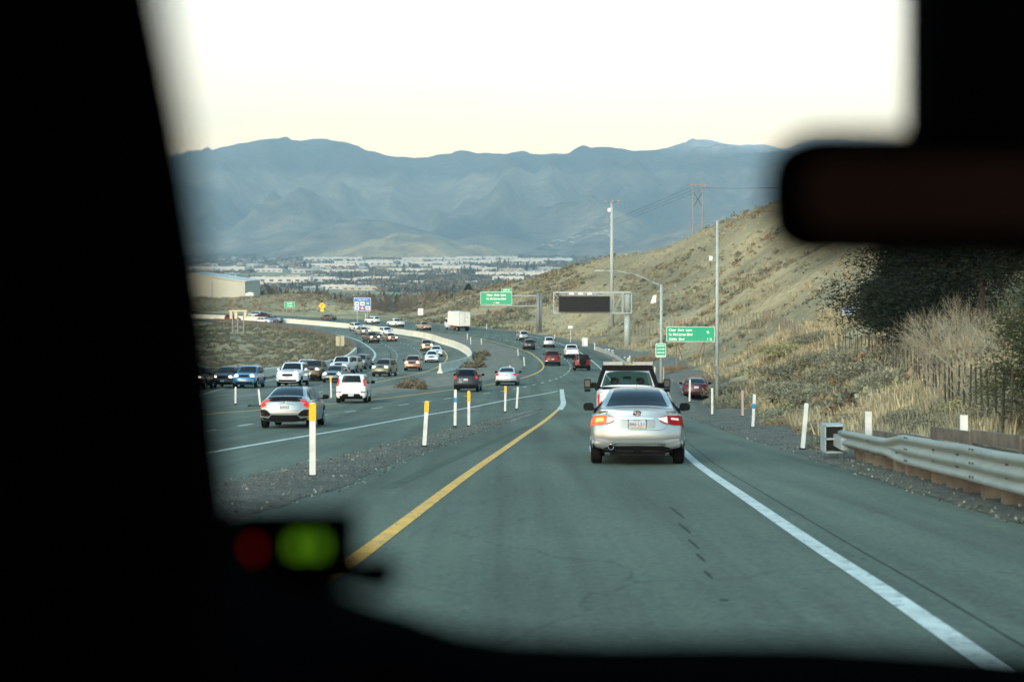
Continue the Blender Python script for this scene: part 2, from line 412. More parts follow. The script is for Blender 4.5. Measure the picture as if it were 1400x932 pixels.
hill('hills', [(740, 352), (770, 340), (800, 326), (825, 320), (850, 330), (880, 352)], 6100, 300, gr_, 8)
hill('hills', [(800, 352), (850, 338), (900, 318), (940, 306), (1000, 300), (1100, 310), (1250, 340)], 5600, 500, gr_, 8)
# ------------------------------------------------------------------ roads
AS = m_asphalt('asphalt', (.104, .130, .098), (.082, .106, .080))
AS2 = m_asphalt('asphalt_old', (.128, .152, .118), (.104, .126, .098))
def sheet(name, XL, XRt, Y0, Y1, m, dz, stp=1., nc=14):
    g = MB(); P = []; Y = Y0
    while Y <= Y1 + 1e-6:
        a, b = XL(Y), XRt(Y); z = zr(Y) + dz
        P.append([(lerp(a, b, i / nc), Y, z) for i in range(nc + 1)]); Y += stp
    g.grid(P); return struct(g.build(name, m))
sheet('highway', lambda Y: XY(Y) - 2.6, XE, -50, 424, AS, 0)
def xo_r(Y): return XO(Y) + 2.6 if Y < 160 else XB(Y)
sheet('highway', XR, lambda Y: lerp(XO(Y) + 2.6, XB(Y), min(1, max(0, (Y - 148) / 14))), 20, 424, AS2, -.01)
GV = m_gravel()
# gravel wedge between the through lanes and the ramp
gl = hermX([(100, 700), (300, 660), (432, 632), (540, 607), (640, 583), (700, 569), (742, 560)])
grt = hermX([(60, 1000), (200, 790), (300, 722), (383, 690), (460, 668), (520, 640), (600, 609), (660, 588), (742, 559.5)])
g = MB(); P = []; Yn = at(742, 560)[1]; Y = -5
gl0, gr0 = gl, grt
while Y <= Yn:
    a, b = gl0(max(Y, 5)) , gr0(max(Y, 9)); 
    if b < a: b = a
    jl = .12 * noise.noise(Vector((Y * .9, 0, 0))); jr = .15 * noise.noise(Vector((Y * .8, 9, 0)))
    P.append([(lerp(a + jl, b + jr, i / 24), Y, zr(Y) + .006 + .05 * math.sin(math.pi * i / 24)) for i in range(25)]); Y += .5
g.grid(P); struct(g.build('gravel_strip', GV))
# gravel apron right of the ramp, up to the brush
g = MB(); P = []; Y = 2.
def apron(Y): return interp(Y, [0, 16, 30, 45, 60, 80, 100, 130, 170, 200, 240, 300, 350], [1.2, 1.3, 1.3, 2.2, 3.4, 4.8, 5.2, 6, 5.5, 4, 2.2, 2, 2])
while Y <= 350:
    a = XE(Y) - .25 + .18 * noise.noise(Vector((Y * .6, 4, 0))); w_ = apron(Y) * (1 + .3 * noise.noise(Vector((Y * .25, 1, 0)))) + .3
    P.append([(a + w_ * i / 12, Y, (zr(Y) if a + w_ * i / 12 < XE(Y) else ground(a + w_ * i / 12, Y)) + .03 + .02 * noise.noise(Vector((Y, i, 0))) - (.07 if i == 12 else 0) - (.022 if i == 0 else 0)) for i in range(13)]); Y += 1.
g.grid(P); struct(g.build('gravel_shoulder', GV))
# median between the carriageways (near the drums and brush)
g = MB(); P = []; Y = 40.
while Y <= 205:
    a, b = (XO(Y) + 2.4 if Y < 160 else XB(Y) + .25), XY(Y) - 2.5
    if b > a: P.append([(lerp(a, b, i / 12), Y, zr(Y) + .008 + (.10 + .05 * noise.noise(Vector((Y * .3, i * .4, 3)))) * math.sin(math.pi * i / 12)) for i in range(13)])
    Y += 1.
g.grid(P); struct(g.build('median_ground', mat('median_dirt', (.135, .132, .092), .95, var=.45, vscale=1.0, bump=.8, bscale=9)))
g = MB(); P = []; Y = 206.
while Y <= 300:
    a, b = XB(Y) + .4, XY(Y) - 1.2
    P.append([(lerp(a, b, i / 8), Y, zr(Y) + .008) for i in range(9)]); Y += 1.
g.grid(P); struct(g.build('median_ground', MATS['median_dirt']))
# markings
WH = mat('white_road_paint', (.47, .52, .46), .7, var=.16, vscale=3.)
YE = mat('yellow_road_paint', (.66, .34, .02), .6, var=.15, vscale=3.)
SKD = mat('skid_rubber', (.094, .118, .091), .95, spec=0, var=.12, vscale=2)
for pm_ in (WH, YE):                                   # worn paint: the road shows through in flecks
    n = pm_.node_tree; b = n.nodes['Principled BSDF']; src = b.inputs['Base Color'].links[0].from_socket; v = vec(n)
    k = ramp(n, tex(n, v, 7, 9, .85), [(.53, (0, 0, 0)), (.60, (.85, .85, .85))]); n.links.new(mixc(n, k, src, (.07, .09, .08)), b.inputs['Base Color'])
def stripe(name, fx, Y0, Y1, wd, m, dz=.006, stp=.8):
    g = MB(); P = []; n = max(2, int((Y1 - Y0) / stp) + 1)
    for i in range(n):
        Y = lerp(Y0, Y1, i / (n - 1)); X = fx(Y); d = (fx(Y + .3) - fx(Y - .3)) / .6; k = wd / 2 * math.sqrt(1 + d * d)
        P.append([(X - k, Y, zr(Y) + dz), (X + k, Y, zr(Y) + dz)])
    g.grid(P); return struct(g.build(name, m))
YL = hermX([(150, 1010), (330, 878), (500, 753), (560, 708), (640, 648), (680, 620), (720, 592), (750, 571), (765, 558)])
Yk = at(765, 560)[1]
stripe('yellow_edge_line', YL, 3, Yk, .17, YE)
KW = hermX([(765, 560), (770, 552), (769, 543), (768, 532)])
stripe('white_gore_line', KW, Yk, at(768, 532)[1], .30, WH)
WL = _herm([-10, 8, 11, 13.1, 20, 27, 30, 44, 60, 80, 100, 120, 140, 160, 180, 200, 225, 250, 275], [2.2, 2.65, 2.8, 2.88, 3.2, 3.55, 3.75, 4.75, 5.6, 6.7, 7.8, 8.6, 9.4, 10.2, 10.7, 10.6, 9.9, 7.8, 3.6])
stripe('white_edge_line', WL, -10, 275, .17, WH)
stripe('white_lane_line', XW, 15, at(762, 534.5)[1], .2, WH, .0065)
stripe('yellow_median_line', XY, 35, 330, .2, YE, .007)
stripe('yellow_oncoming_line', XO, 112, 330, .2, YE, -.003)
WO = hermX([(470, 506), (490, 503), (503, 498), (511, 490), (513, 484), (509, 478), (500, 471), (488, 464.5), (470, 459), (440, 453.5)])
stripe('white_oncoming_line', WO, 155, 295, .3, WH, -.003)
stripe('white_oncoming_line', lambda Y: XR(Y) + 2.0, 90, 158, .2, WH, -.003)
def dashes(name, fx, Y0, Y1, per, ln, m, dz, wd=.17):
    g = MB(); Y = Y0
    while Y < Y1:
        P = []
        for i in range(4):
            y_ = Y + ln * i / 3; X = fx(y_); P.append([(X - wd / 2, y_, zr(y_) + dz), (X + wd / 2, y_, zr(y_) + dz)])
        g.grid(P)
        d = abs(fx(Y + 1) - fx(Y)); st = math.sqrt(1 + d * d); Y += per / st
    return struct(g.build(name, m))
L1 = hermX([(200, 602), (348, 579), (460, 565), (500, 559.5), (567, 551), (638, 541), (687, 534.5), (725, 527), (754, 519.7), (768, 514.6), (777, 508), (780, 502), (778, 496), (773, 491), (757, 483), (730, 473), (687, 464), (640, 457), (560, 448.5), (480, 441), (400, 436)])
dashes('white_lane_dashes', L1, 40, 380, 5.2, 2.0, WH, .007)
LA = hermX([(400, 533), (470, 520), (510, 508), (532, 502), (539.4, 497.7), (542, 491), (543, 486.5), (540.6, 480.6), (535, 476), (526, 471), (505, 464), (470, 456), (430, 450)])
LB = hermX([(430, 537), (500, 522), (545, 509), (565, 501), (575, 493), (576, 487), (572, 480), (562, 473.5), (547, 467.4), (520, 460), (480, 453.5), (430, 448)])
dashes('white_lane_dashes', LA, 95, 330, 5.2, 1.6, WH, -.003); dashes('white_lane_dashes', LB, 95, 330, 5.2, 1.6, WH, -.003)
# tar seams and patches
TAR = mat('tar', (.04, .055, .048), .95, spec=0, var=.2)
stripe('tar_seam', lambda Y: LA(Y) - .9, 120, 240, .1, TAR, -.0045)
stripe('tar_seam', lambda Y: WL(Y) + .35, 8, 60, .016, TAR, .0035)
def blot(name, px, py, wd, dp, m, dz=.003, seed=0):
    X0, Y0 = at(px, py); n = 22; g = MB(); vs = []
    for i in range(n):
        t = 2 * math.pi * i / n; k = 1 + .25 * noise.noise(Vector((math.cos(t) * 1.5, math.sin(t) * 1.5, seed)))
        X, Y = X0 + wd / 2 * k * math.cos(t), Y0 + dp / 2 * k * math.sin(t); vs.append((X, Y, zr(Y) + dz))
    g.add(vs, [tuple(range(n))]); return struct(g.build(name, m))
stripe('skid_mark', lambda Y: YL(Y) - .9 + .02 * (Y - 22), 21, 50, .22, SKD, .0035)
blot('oil_stain', 990, 820, .07, .12, mat('oil', (.055, .072, .058), .95, spec=0), .0025, 3)
for k, (px, py, ln) in enumerate([(925, 700, 1.6), (936, 722, 1.2), (948, 743, .8), (958, 762, .7), (968, 785, .5)]):
    blot('skid_mark', px, py, .035, ln, MATS['oil'], .0025, k + 8)
PT = mat('asphalt_patch', (.125, .125, .108), .9, var=.25, vscale=3, bump=.4)
g = MB(); q = [at(*p) for p in ((665, 577), (700, 577), (745, 561), (722, 561))]
g.add([(X, Y, zr(Y) + .011) for X, Y in q], [(0, 1, 2, 3)]); struct(g.build('asphalt_patch', PT))
# ------------------------------------------------------------------ vehicles
GLASS = mat('dark_glass', (.006, .010, .011), .12, spec=.12)
SCREEN = mat('windscreen_glass', (.010, .015, .017), .12, spec=.22)
TYRE = mat('tyre_rubber', (.008, .008, .008), .9, spec=.06)
RIM = mat('alloy', (.35, .36, .36), .35, metal=.8)
BLK = mat('black_plastic', (.008, .009, .009), .7, spec=.08)
UND = mat('underbody', (.006, .006, .006), .95, spec=.05)
TRED = mat('tail_lens', (.17, .005, .004), .35, spec=.12)
TLIT = mat('tail_lens_lit', (.30, .010, .008), .3, spec=.2, emit=(1, .03, .015), es=.13)
ALIT = mat('turn_lens_lit', (.40, .05, .01), .25, emit=(1, .12, .01), es=.20)
AHOT = mat('turn_bulb_lit', (.6, .2, .05), .25, emit=(1, .42, .06), es=.5)
CLR = mat('clear_lens', (.55, .50, .48), .15, coat=.4)
HLIT = mat('headlamp_lit', (.8, .8, .7), .3, emit=(1, .72, .36), es=5.)
HWHT = mat('headlamp_white_lit', (.8, .8, .8), .3, emit=(.9, .95, 1), es=9.)
HOFF = mat('headlamp', (.45, .47, .47), .12, coat=.5)
CHR = mat('chrome', (.6, .62, .62), .15, metal=1)
PLT = mat('plate_white', (.34, .38, .40), .5)
PTX = mat('plate_letters', (.03, .07, .16), .5)
def paint(name, c, metal=.0, rough=.32): d = max(c) < .2; return mat('paint_' + name, c, rough, metal=metal, coat=.12 if d else .6, spec=.25 if d else .5, var=.06, vscale=1.5)
P_SILV = paint('silver', (.235, .28, .28), .5); P_WHITE = paint('white', (.60, .65, .64)); P_PEARL = paint('pearl', (.52, .54, .51))
P_DARK = paint('charcoal', (.022, .028, .03), .1); P_BLACK = paint('black', (.012, .014, .015)); P_MAR = paint('maroon', (.035, .007, .011), .1)
P_RED = paint('red', (.11, .014, .012)); P_BLUE = paint('blue', (.02, .12, .22), .3); P_OLIVE = paint('olive', (.15, .145, .085), .3)
P_TAN = paint('tan', (.30, .26, .17), .2); P_GREY = paint('grey', (.14, .165, .18), .3); P_ORNG = paint('copper', (.33, .14, .06), .3)
P_LSIL = paint('light_silver', (.36, .40, .41), .35); P_GOLD = paint('gold', (.36, .24, .09), .3); P_BRN = paint('brown', (.12, .09, .055), .2)

T = {}
# profile from the rear underside over the roof to the front underside: (y, z); keys: indices of window edges
T['sedan'] = dict(L=4.8, W=.925, H=1.5, prof=[(-2.26, .27), (-2.36, .38), (-2.40, .56), (-2.37, .76), (-2.32, .95), (-2.24, 1.10), (-1.72, 1.125), (-1.25, 1.31), (-.88, 1.42), (-.2, 1.49), (.35, 1.45), (.8, 1.26), (1.2, 1.03), (1.75, .93), (2.15, .80), (2.34, .62), (2.4, .42), (2.3, .24)],
    rw=(6.15, 8.35), ws=(10.4, 12.0), hood=12.3, tail=(0, 5), nose=(13.6, 17), wt=[(.2, .94), (.45, .995), (.75, 1), (.92, .975), (1.0, .93), (1.08, .86), (1.14, .80), (1.42, .66), (1.5, .6)], wh=(-1.42, 1.40), wr=.335, side=[(-1.55, .98), (1.15, .98), (.3, 1.38), (-.75, 1.38)], rwv=.80)
T['fastback'] = dict(L=4.5, W=.90, H=1.42, prof=[(-2.08, .22), (-2.17, .36), (-2.22, .52), (-2.20, .72), (-2.14, .92), (-2.03, 1.03), (-1.78, 1.10), (-1.2, 1.31), (-.7, 1.41), (-.1, 1.43), (.4, 1.38), (.85, 1.2), (1.25, .98), (1.75, .88), (2.1, .74), (2.25, .56), (2.28, .4), (2.2, .22)],
    rw=(6.1, 8.1), ws=(10.2, 12.0), hood=12.3, tail=(0, 5), nose=(13.6, 17), wt=[(.2, .95), (.5, 1), (.75, 1), (.9, .96), (1.0, .90), (1.06, .84), (1.35, .66), (1.42, .6)], wh=(-1.38, 1.32), wr=.34, side=[(-1.5, .98), (1.2, .94), (.35, 1.32), (-.75, 1.32)], rwv=.80)
T['boxhatch'] = dict(L=4.1, W=.89, H=1.61, prof=[(-1.92, .28), (-2.02, .42), (-2.05, .6), (-2.02, .82), (-1.98, 1.02), (-1.94, 1.12), (-1.86, 1.40), (-1.80, 1.54), (-1.55, 1.60), (-.6, 1.63), (.35, 1.57), (.75, 1.38), (1.15, 1.12), (1.6, 1.03), (1.92, .86), (2.03, .62), (2.05, .42), (1.95, .24)],
    rw=(5.2, 7.0), ws=(10.3, 12.0), hood=12.3, tail=(0, 7.2), nose=(13.6, 17), wt=[(.2, .95), (.5, 1), (.9, .99), (1.08, .95), (1.5, .83), (1.62, .78)], wh=(-1.28, 1.27), wr=.34, side=[(-1.55, 1.12), (1.1, 1.05), (.35, 1.48), (-1.5, 1.46)], rwv=.70, wflat=.5)
T['wagon'] = dict(L=4.8, W=.91, H=1.67, prof=[(-2.2, .32), (-2.33, .46), (-2.38, .62), (-2.33, .84), (-2.28, 1.02), (-2.22, 1.12), (-2.0, 1.40), (-1.88, 1.54), (-1.6, 1.62), (-.6, 1.66), (.3, 1.6), (.78, 1.4), (1.2, 1.14), (1.75, 1.04), (2.2, .88), (2.35, .66), (2.4, .44), (2.3, .27)],
    rw=(5.15, 7.0), ws=(10.3, 12.0), hood=12.3, tail=(0, 7), nose=(13.6, 17), wt=[(.2, .95), (.5, 1), (.9, .99), (1.08, .94), (1.5, .76), (1.66, .7)], wh=(-1.42, 1.38), wr=.35, side=[(-1.85, 1.12), (1.15, 1.08), (.3, 1.52), (-1.7, 1.50)], rwv=.78)
T['suv'] = dict(L=4.6, W=.93, H=1.72, prof=[(-2.1, .36), (-2.2, .5), (-2.25, .66), (-2.2, .9), (-2.16, 1.08), (-2.12, 1.16), (-1.95, 1.46), (-1.86, 1.60), (-1.55, 1.68), (-.6, 1.72), (.25, 1.67), (.68, 1.46), (1.05, 1.20), (1.6, 1.12), (2.08, .98), (2.25, .74), (2.28, .48), (2.18, .3)],
    rw=(5.15, 7.0), ws=(10.25, 12.0), hood=12.3, tail=(0, 7), nose=(13.6, 17), wt=[(.2, .95), (.5, 1), (.95, .99), (1.15, .94), (1.55, .78), (1.72, .72)], wh=(-1.33, 1.34), wr=.37, side=[(-1.75, 1.18), (1.0, 1.13), (.22, 1.57), (-1.6, 1.56)], rwv=.78)
T['fullsuv'] = dict(L=5.2, W=1.0, H=1.93, prof=[(-2.45, .42), (-2.55, .56), (-2.58, .75), (-2.53, 1.0), (-2.5, 1.2), (-2.46, 1.28), (-2.34, 1.62), (-2.27, 1.80), (-1.95, 1.88), (-.9, 1.92), (.15, 1.87), (.55, 1.66), (.88, 1.36), (1.6, 1.27), (2.42, 1.16), (2.58, .9), (2.6, .55), (2.5, .36)],
    rw=(5.15, 7.0), ws=(10.25, 12.0), hood=12.3, tail=(0, 7), nose=(13.6, 17), wt=[(.2, .96), (.5, 1), (1.1, .99), (1.3, .95), (1.75, .82), (1.93, .76)], wh=(-1.5, 1.52), wr=.41, side=[(-2.2, 1.32), (.8, 1.28), (.2, 1.76), (-2.05, 1.76)], rwv=.80)
T['pickup'] = dict(L=5.6, W=.98, H=1.85, prof=[(-2.62, .48), (-2.72, .58), (-2.74, .75), (-2.70, .95), (-2.70, 1.15), (-2.64, 1.25), (-1.9, 1.26), (-.86, 1.27), (-.74, 1.32), (-.56, 1.72), (-.35, 1.82), (.35, 1.83), (.78, 1.62), (1.15, 1.30), (1.8, 1.22), (2.58, 1.12), (2.74, .85), (2.76, .55), (2.66, .38)],
    rw=(8.15, 9.15), ws=(11.35, 13.0), hood=13.3, tail=(0, 5), nose=(14.6, 18), wt=[(.2, .96), (.5, 1), (1.1, .99), (1.26, .95), (1.3, .92), (1.7, .80), (1.85, .74)], wh=(-1.75, 1.75), wr=.40, side=[(-.62, 1.30), (1.05, 1.27), (.38, 1.70), (-.45, 1.70)], rwv=.82)

def catmull(P, s):
    n = len(P) - 1; s = min(max(s, 0), n - 1e-9); i = int(s); t = s - i
    p = [P[max(i - 1, 0)], P[i], P[i + 1], P[min(i + 2, n)]]
    r = []
    for k in (0, 1):
        a, b, c, d = p[0][k], p[1][k], p[2][k], p[3][k]
        m1 = (c - a) * .5; m2 = (d - b) * .5
        h = c - b                                   # keep the curve from overshooting
        if m1 * h <= 0: m1 = 0
        if m2 * h <= 0: m2 = 0
        m1 = max(-3 * abs(h), min(3 * abs(h), m1)); m2 = max(-3 * abs(h), min(3 * abs(h), m2))
        r.append(b * (1 + 2 * t) * (1 - t) ** 2 + m1 * t * (1 - t) ** 2 + c * t * t * (3 - 2 * t) + m2 * t * t * (t - 1))
    return r
class Shell:
    def __init__(s, t, ns=110):
        s.t = t; s.P = t['prof']; s.n = len(s.P) - 1; s.R = .075
        cum = [0]; q = catmull(s.P, 0); s.ss = [0.]
        for i in range(1, 401):
            S = s.n * i / 400; p = catmull(s.P, S); cum.append(cum[-1] + math.hypot(p[0] - q[0], p[1] - q[1])); q = p; s.ss.append(S)
        s.cum = cum; s.yr = s.P[0][0] + .02; s.yf = s.P[-1][0] - .02
    def W(s, y, z):
        t = s.t; yn = y / (t['L'] / 2); k = interp(z, [a for a, b in t['wt']], [b for a, b in t['wt']])
        return t['W'] * k * (1 - .07 * abs(yn) ** 5 - (.03 * abs(yn) ** 2 if yn > 0 else .015 * yn * yn))
    def B(s, S):
        f = interp(S, s.ss, s.cum) / s.cum[-1]; y = lerp(s.yr, s.yf, f); z = .25 if s.t['H'] < 1.6 else (.33 if s.t['H'] < 1.75 else .46)
        e = max(0, (abs(y) - abs(s.t['wh'][0])) / 1.); z = z + .08 * min(1, e * 2)
        for c in s.t['wh']:
            r = s.t['wr'] + .055; d = abs(y - c)
            if d < r: z = max(z, s.t['wr'] + math.sqrt(r * r - d * d))
        return y, z
    def Q(s, S, v, off=0.):
        sg = 1 if v >= 0 else -1; v = abs(v)
        p = catmull(s.P, S); e = .02; a = catmull(s.P, S - e); b = catmull(s.P, S + e)
        ty, tz = b[0] - a[0], b[1] - a[1]; l = math.hypot(ty, tz) or 1; ny, nz = -tz / l, ty / l   # outward: left of travel (rear->front over the roof)
        R_ = s.R; ay = abs(ny); bow = .035 + .11 * ay ** 2
        if s.t.get('wflat') and ay > .5: bow *= s.t['wflat']
        We = s.W(p[0], p[1])
        if v <= 1:
            vf = .88
            if v <= vf: q = v / vf; x = q * (We - R_); d = bow * q ** 3; nx = 0.
            else: a_ = (v - vf) / (1 - vf) * math.pi / 2; x = We - R_ + R_ * math.sin(a_); d = bow + R_ * (1 - math.cos(a_)); nx = math.sin(a_)
            nn = math.sqrt(max(0, 1 - nx * nx))
            y, z = p[0] - ny * d, p[1] - nz * d
            return (sg * (x + off * nx), y + ny * off * nn, z + nz * off * nn)
        d = bow + R_; y0, z0 = p[0] - ny * d, p[1] - nz * d; by, bz = s.B(S); r = v - 1
        y, z = lerp(y0, by, r), lerp(z0, bz, r)
        return (sg * (s.W(y, z) + off + (We - s.W(y0, z0)) * max(0, 1 - r * 4)), y, z)
    def body(s, ns, skip=()):
        vs = [0, .15, .3, .45, .6, .75, .88, .92, .96, 1.0, 1.06, 1.14, 1.24, 1.36, 1.5, 1.65, 1.8, 1.92, 2.0]
        vv = [-x for x in vs[:0:-1]] + vs; tot = s.cum[-1]; Ss = [interp(tot * i / ns, s.cum, s.ss) for i in range(ns + 1)]
        Ss = sorted(set([round(x, 4) for x in Ss] + [round(float(k), 4) for r in skip for k in r[:2]]))
        P = [[s.Q(S, v) for v in vv] for S in Ss]; g = MB(); m = len(vv)
        g.v = [p for r in P for p in r]
        for i in range(len(Ss) - 1):
            for j in range(m - 1):
                Sm = (Ss[i] + Ss[i + 1]) / 2; vm = (vv[j] + vv[j + 1]) / 2
                if any(a < Sm < b and abs(vm) < c for a, b, c in skip): continue
                g.f.append((i * m + j, i * m + j + 1, (i + 1) * m + j + 1, (i + 1) * m + j)); g.mi.append(0)
        return g
    def patch(s, S0, S1, v0, v1, off=.006, n=10, m=10, taper=0.):
        P = []
        for i in range(n + 1):
            t = i / n; S = lerp(S0, S1, t); k = 1 - taper * t
            P.append([s.Q(S, lerp(v0, v1, j / m) * k, off) for j in range(m + 1)])
        g = MB(); g.grid(P); return g
    def Sz(s, z, which='tail'):                     # profile parameter at height z on tail or nose
        a, b = s.t[which]
        if which == 'tail': lo, hi = a, b
        else: lo, hi = b, a
        for _ in range(30):
            m = (lo + hi) / 2
            if catmull(s.P, m)[1] < z: lo = m
            else: hi = m
        return (lo + hi) / 2
    def strip(s, pts, which='tail', off=.008, n=5, sub=4):  # pts: (x, zlo, zhi) on the tail or nose, x mapped to v
        P = []
        for k in range(len(pts) - 1):
            for j in range(sub + (1 if k == len(pts) - 2 else 0)):
                t = j / sub; x = lerp(pts[k][0], pts[k + 1][0], t); a = lerp(pts[k][1], pts[k + 1][1], t); b = lerp(pts[k][2], pts[k + 1][2], t)
                P.append([s.Q(s.Sz(lerp(a, b, i / n), which), x, off) for i in range(n + 1)])
        g = MB(); g.grid(P); return g
    def sidewin(s, quad, sg, off=.008):
        P = []
        for i in range(9):
            t = i / 8; a = [lerp(quad[0][k], quad[3][k], t) for k in (0, 1)]; b = [lerp(quad[1][k], quad[2][k], t) for k in (0, 1)]
            r = []
            for j in range(13):
                y = lerp(a[0], b[0], j / 12); z = lerp(a[1], b[1], j / 12); r.append((sg * (s.W(y, z) + off), y, z))
            P.append(r)
        g = MB(); g.grid(P); return g

def wheel(parent, x, y, r, sg, w=.21, lod=0):
    n = 28 if lod == 0 else 14
    g = MB(); g.lathe([(r * .62, -w / 2), (r * .93, -w / 2), (r, -w / 2 + .03), (r, w / 2 - .03), (r * .93, w / 2), (r * .62, w / 2)], 'x', (0, 0, 0), n)
    g.add([(0, 0, 0)], [])
    t = g.build('wheel', TYRE, parent, smooth=False, loc=(x, y, r))
    h = MB(); o = sg * (w / 2 - .02)
    h.lathe([(.001, o - sg * .03), (r * .60, o - sg * .05), (r * .64, o)], 'x', (0, 0, 0), n)
    if lod == 0:
        for k in range(5):
            a = 2 * math.pi * k / 5; h.tube((o + sg * .012, 0, 0), (o + sg * .012, r * .62 * math.cos(a), r * .62 * math.sin(a)), .045, .03, 6)
    h.build('rim', RIM, t)
def car(kind, name, label, cat, loc, rz, pm, group, lit=None, lod=0, front='off', rear='red', spec=None, **kw):
    t = dict(T[kind]); t.update(kw.get('over', {}))
    th = thing(name, label, cat, loc, R(rz), group); s = Shell(t)
    # keep to the road's slope
    Y = loc[1]; sl = (zr(Y + 1.5) - zr(Y - 1.5)) / 3
    th.rotation_euler = (Matrix.Rotation(math.atan(sl), 3, 'X') @ Matrix.Rotation(R(rz), 3, 'Z')).to_euler()
    ns = 130 if lod == 0 else 60
    skip = kw.get('skip', ())
    b = s.body(ns, skip); b.build('body', pm, th, smooth=True)
    L, W, H = t['L'], t['W'], t['H']; wr = t['wr']
    u = MB(); u.box((0, 0, .42), (2 * W - .52, L - .5, .36)); 
    for c in t['wh']: u.tube((-W + .1, c, wr), (W - .1, c, wr), .06, n=6)
    u.build('underbody', UND, th)
    for c in t['wh']:
        for sg in (-1, 1): wheel(th, sg * (W - .13), c, wr, sg, lod=lod)
    a, c_ = t['rw']; tv = t['rwv']
    if not kw.get('norw'):
        s.patch(a, c_, -tv, tv, .007, 8, 14, .06).build('rear_window', kw.get('rwm', GLASS), th, smooth=True)
    a, c_ = t['ws']; s.patch(a, c_, -.80, .80, .007, 8, 14, 0).build('windshield', SCREEN, th, smooth=True)
    for sg in (-1, 1):
        q = t['side']; mid = .5
        m0 = [lerp(q[0][k], q[1][k], mid) for k in (0, 1)]; m1 = [lerp(q[3][k], q[2][k], mid) for k in (0, 1)]
        for A in ([(q[0]), (m0[0] - .04, m0[1]), (m1[0] - .04, m1[1]), q[3]], [(m0[0] + .04, m0[1]), q[1], q[2], (m1[0] + .04, m1[1])]):
            s.sidewin(A, sg).build('side_window', GLASS, th, smooth=True)
        # mirror
        mz = t['side'][1][1] + .05; my = t['side'][1][0] - .28; mx = s.W(my, mz)
        g = MB(); g.box((sg * (mx + .05), my, mz - .02), (.14, .05, .04)); 
        w0 = mx + .07; zz = mz + .03
        g.prism([(sg * x_, z_) for x_, z_ in ((w0, zz - .05), (w0 + .03, zz - .085), (w0 + .19, zz - .075), (w0 + .225, zz - .03), (w0 + .22, zz + .045), (w0 + .18, zz + .08), (w0 + .05, zz + .085), (w0 + .01, zz + .05))], my - .05, my + .07)
        g.build('mirror', kw.get('mirm', BLK), th)
    # lower trims
    if not kw.get('notrim'):
        zl = t['prof'][0][1] + .02
        s.strip([(-.9, zl, zl + .12), (.9, zl, zl + .12)], 'tail', .006, 3, 12).build('rear_bumper_trim', kw.get('trimm', BLK), th, smooth=True)
        zl = t['prof'][-1][1] + .04
        s.strip([(-.75, zl, zl + .16), (.75, zl, zl + .16)], 'nose', .006, 3, 12).build('lower_grille', BLK, th, smooth=True)
    # lights
    TM = dict(red=TRED, lit=TLIT)[rear]; lamps = kw.get('tails') or [[(.62, .80, .93), (.8, .78, .95), (1.1, .80, .95)]]
    for sg in (-1, 1):
        for pl in lamps:
            pts = [(sg * x, a, b) for x, a, b in pl]
            s.strip(pts, 'tail', .010, 4, 5).build('tail_light', TM, th, smooth=True)
    hz = t['prof'][-4][1] + .0; hz = kw.get('hz', hz - .02)
    for sg in (-1, 1):
        s.strip([(sg * .52, hz - .04, hz + .05), (sg * .75, hz - .07, hz + .08), (sg * 1.05, hz - .06, hz + .09)], 'nose', .008, 3, 4).build('headlight', HOFF, th, smooth=True)
        if front != 'off':
            p = s.Q(s.Sz(hz, 'nose'), sg * .68, .02); g = MB()
            for i in range(3): 
                pass
            vs = [(p[0], p[1] + .03, p[2])]; n = 14; rr = kw.get('hr', .115)
            for ring, yy in ((.6, .022), (1., .0)):
                for i in range(n): vs.append((p[0] + rr * ring * math.cos(2 * math.pi * i / n), p[1] + yy, p[2] + rr * .85 * ring * math.sin(2 * math.pi * i / n)))
            fs = [(0, 1 + i, 1 + (i + 1) % n) for i in range(n)] + [(1 + i, 1 + n + i, 1 + n + (i + 1) % n, 1 + (i + 1) % n) for i in range(n)]
            g.add(vs, fs)
            if kw.get('oneside') and sg != kw['oneside']: continue
            g.build('headlight_beam', HWHT if front == 'white' else HLIT, th, smooth=True)
    gw, g0, g1 = kw.get('grille', (.42, hz - .12, hz + .05))
    s.strip([(-gw, g0 + .03, g1), (0, g0, g1 + .01), (gw, g0 + .03, g1)], 'nose', .009, 3, 6).build('grille', BLK, th, smooth=True)
    px = kw.get('plz', .86)
    if px:
        S = s.Sz(px); p = s.Q(S, 0, .012); g = MB(); g.box((0, p[1] - .006, px), (.31, .014, .155)); g.build('license_plate', PLT, th)
    p = s.Q(s.Sz(t['prof'][-3][1] - .12, 'nose'), 0, .012); g = MB(); g.box((0, p[1] + .004, t['prof'][-3][1] - .12), (.31, .014, .155)); g.build('license_plate', PLT, th)
    if kw.get('rails'):
        for sg in (-1, 1):
            g = MB(); z = H + .035; x = sg * (s.W(0, H - .03) - .07)
            g.path([(x, t['prof'][8][0] + .1, z - .03), (x, t['prof'][8][0] + .25, z), (x, t['prof'][10][0] - .3, z), (x, t['prof'][10][0] - .1, z - .06)], .018, 6); g.build('roof_rail', kw.get('railm', BLK), th)
    return th, s
def onroad(px, Y, dz=0.): X = (px - CX) / F * Y; return (X, Y, zr(Y) + dz)
def rdh(py): return at(CX, py)[1]
def pickup_bed(th, s, pm, crew=.0):
    W = s.t['W']
    g = MB(); P = s.patch(5.6, 7.9, -.80, .80, .006, 6, 8); P.build('truck_bed', UND, th)
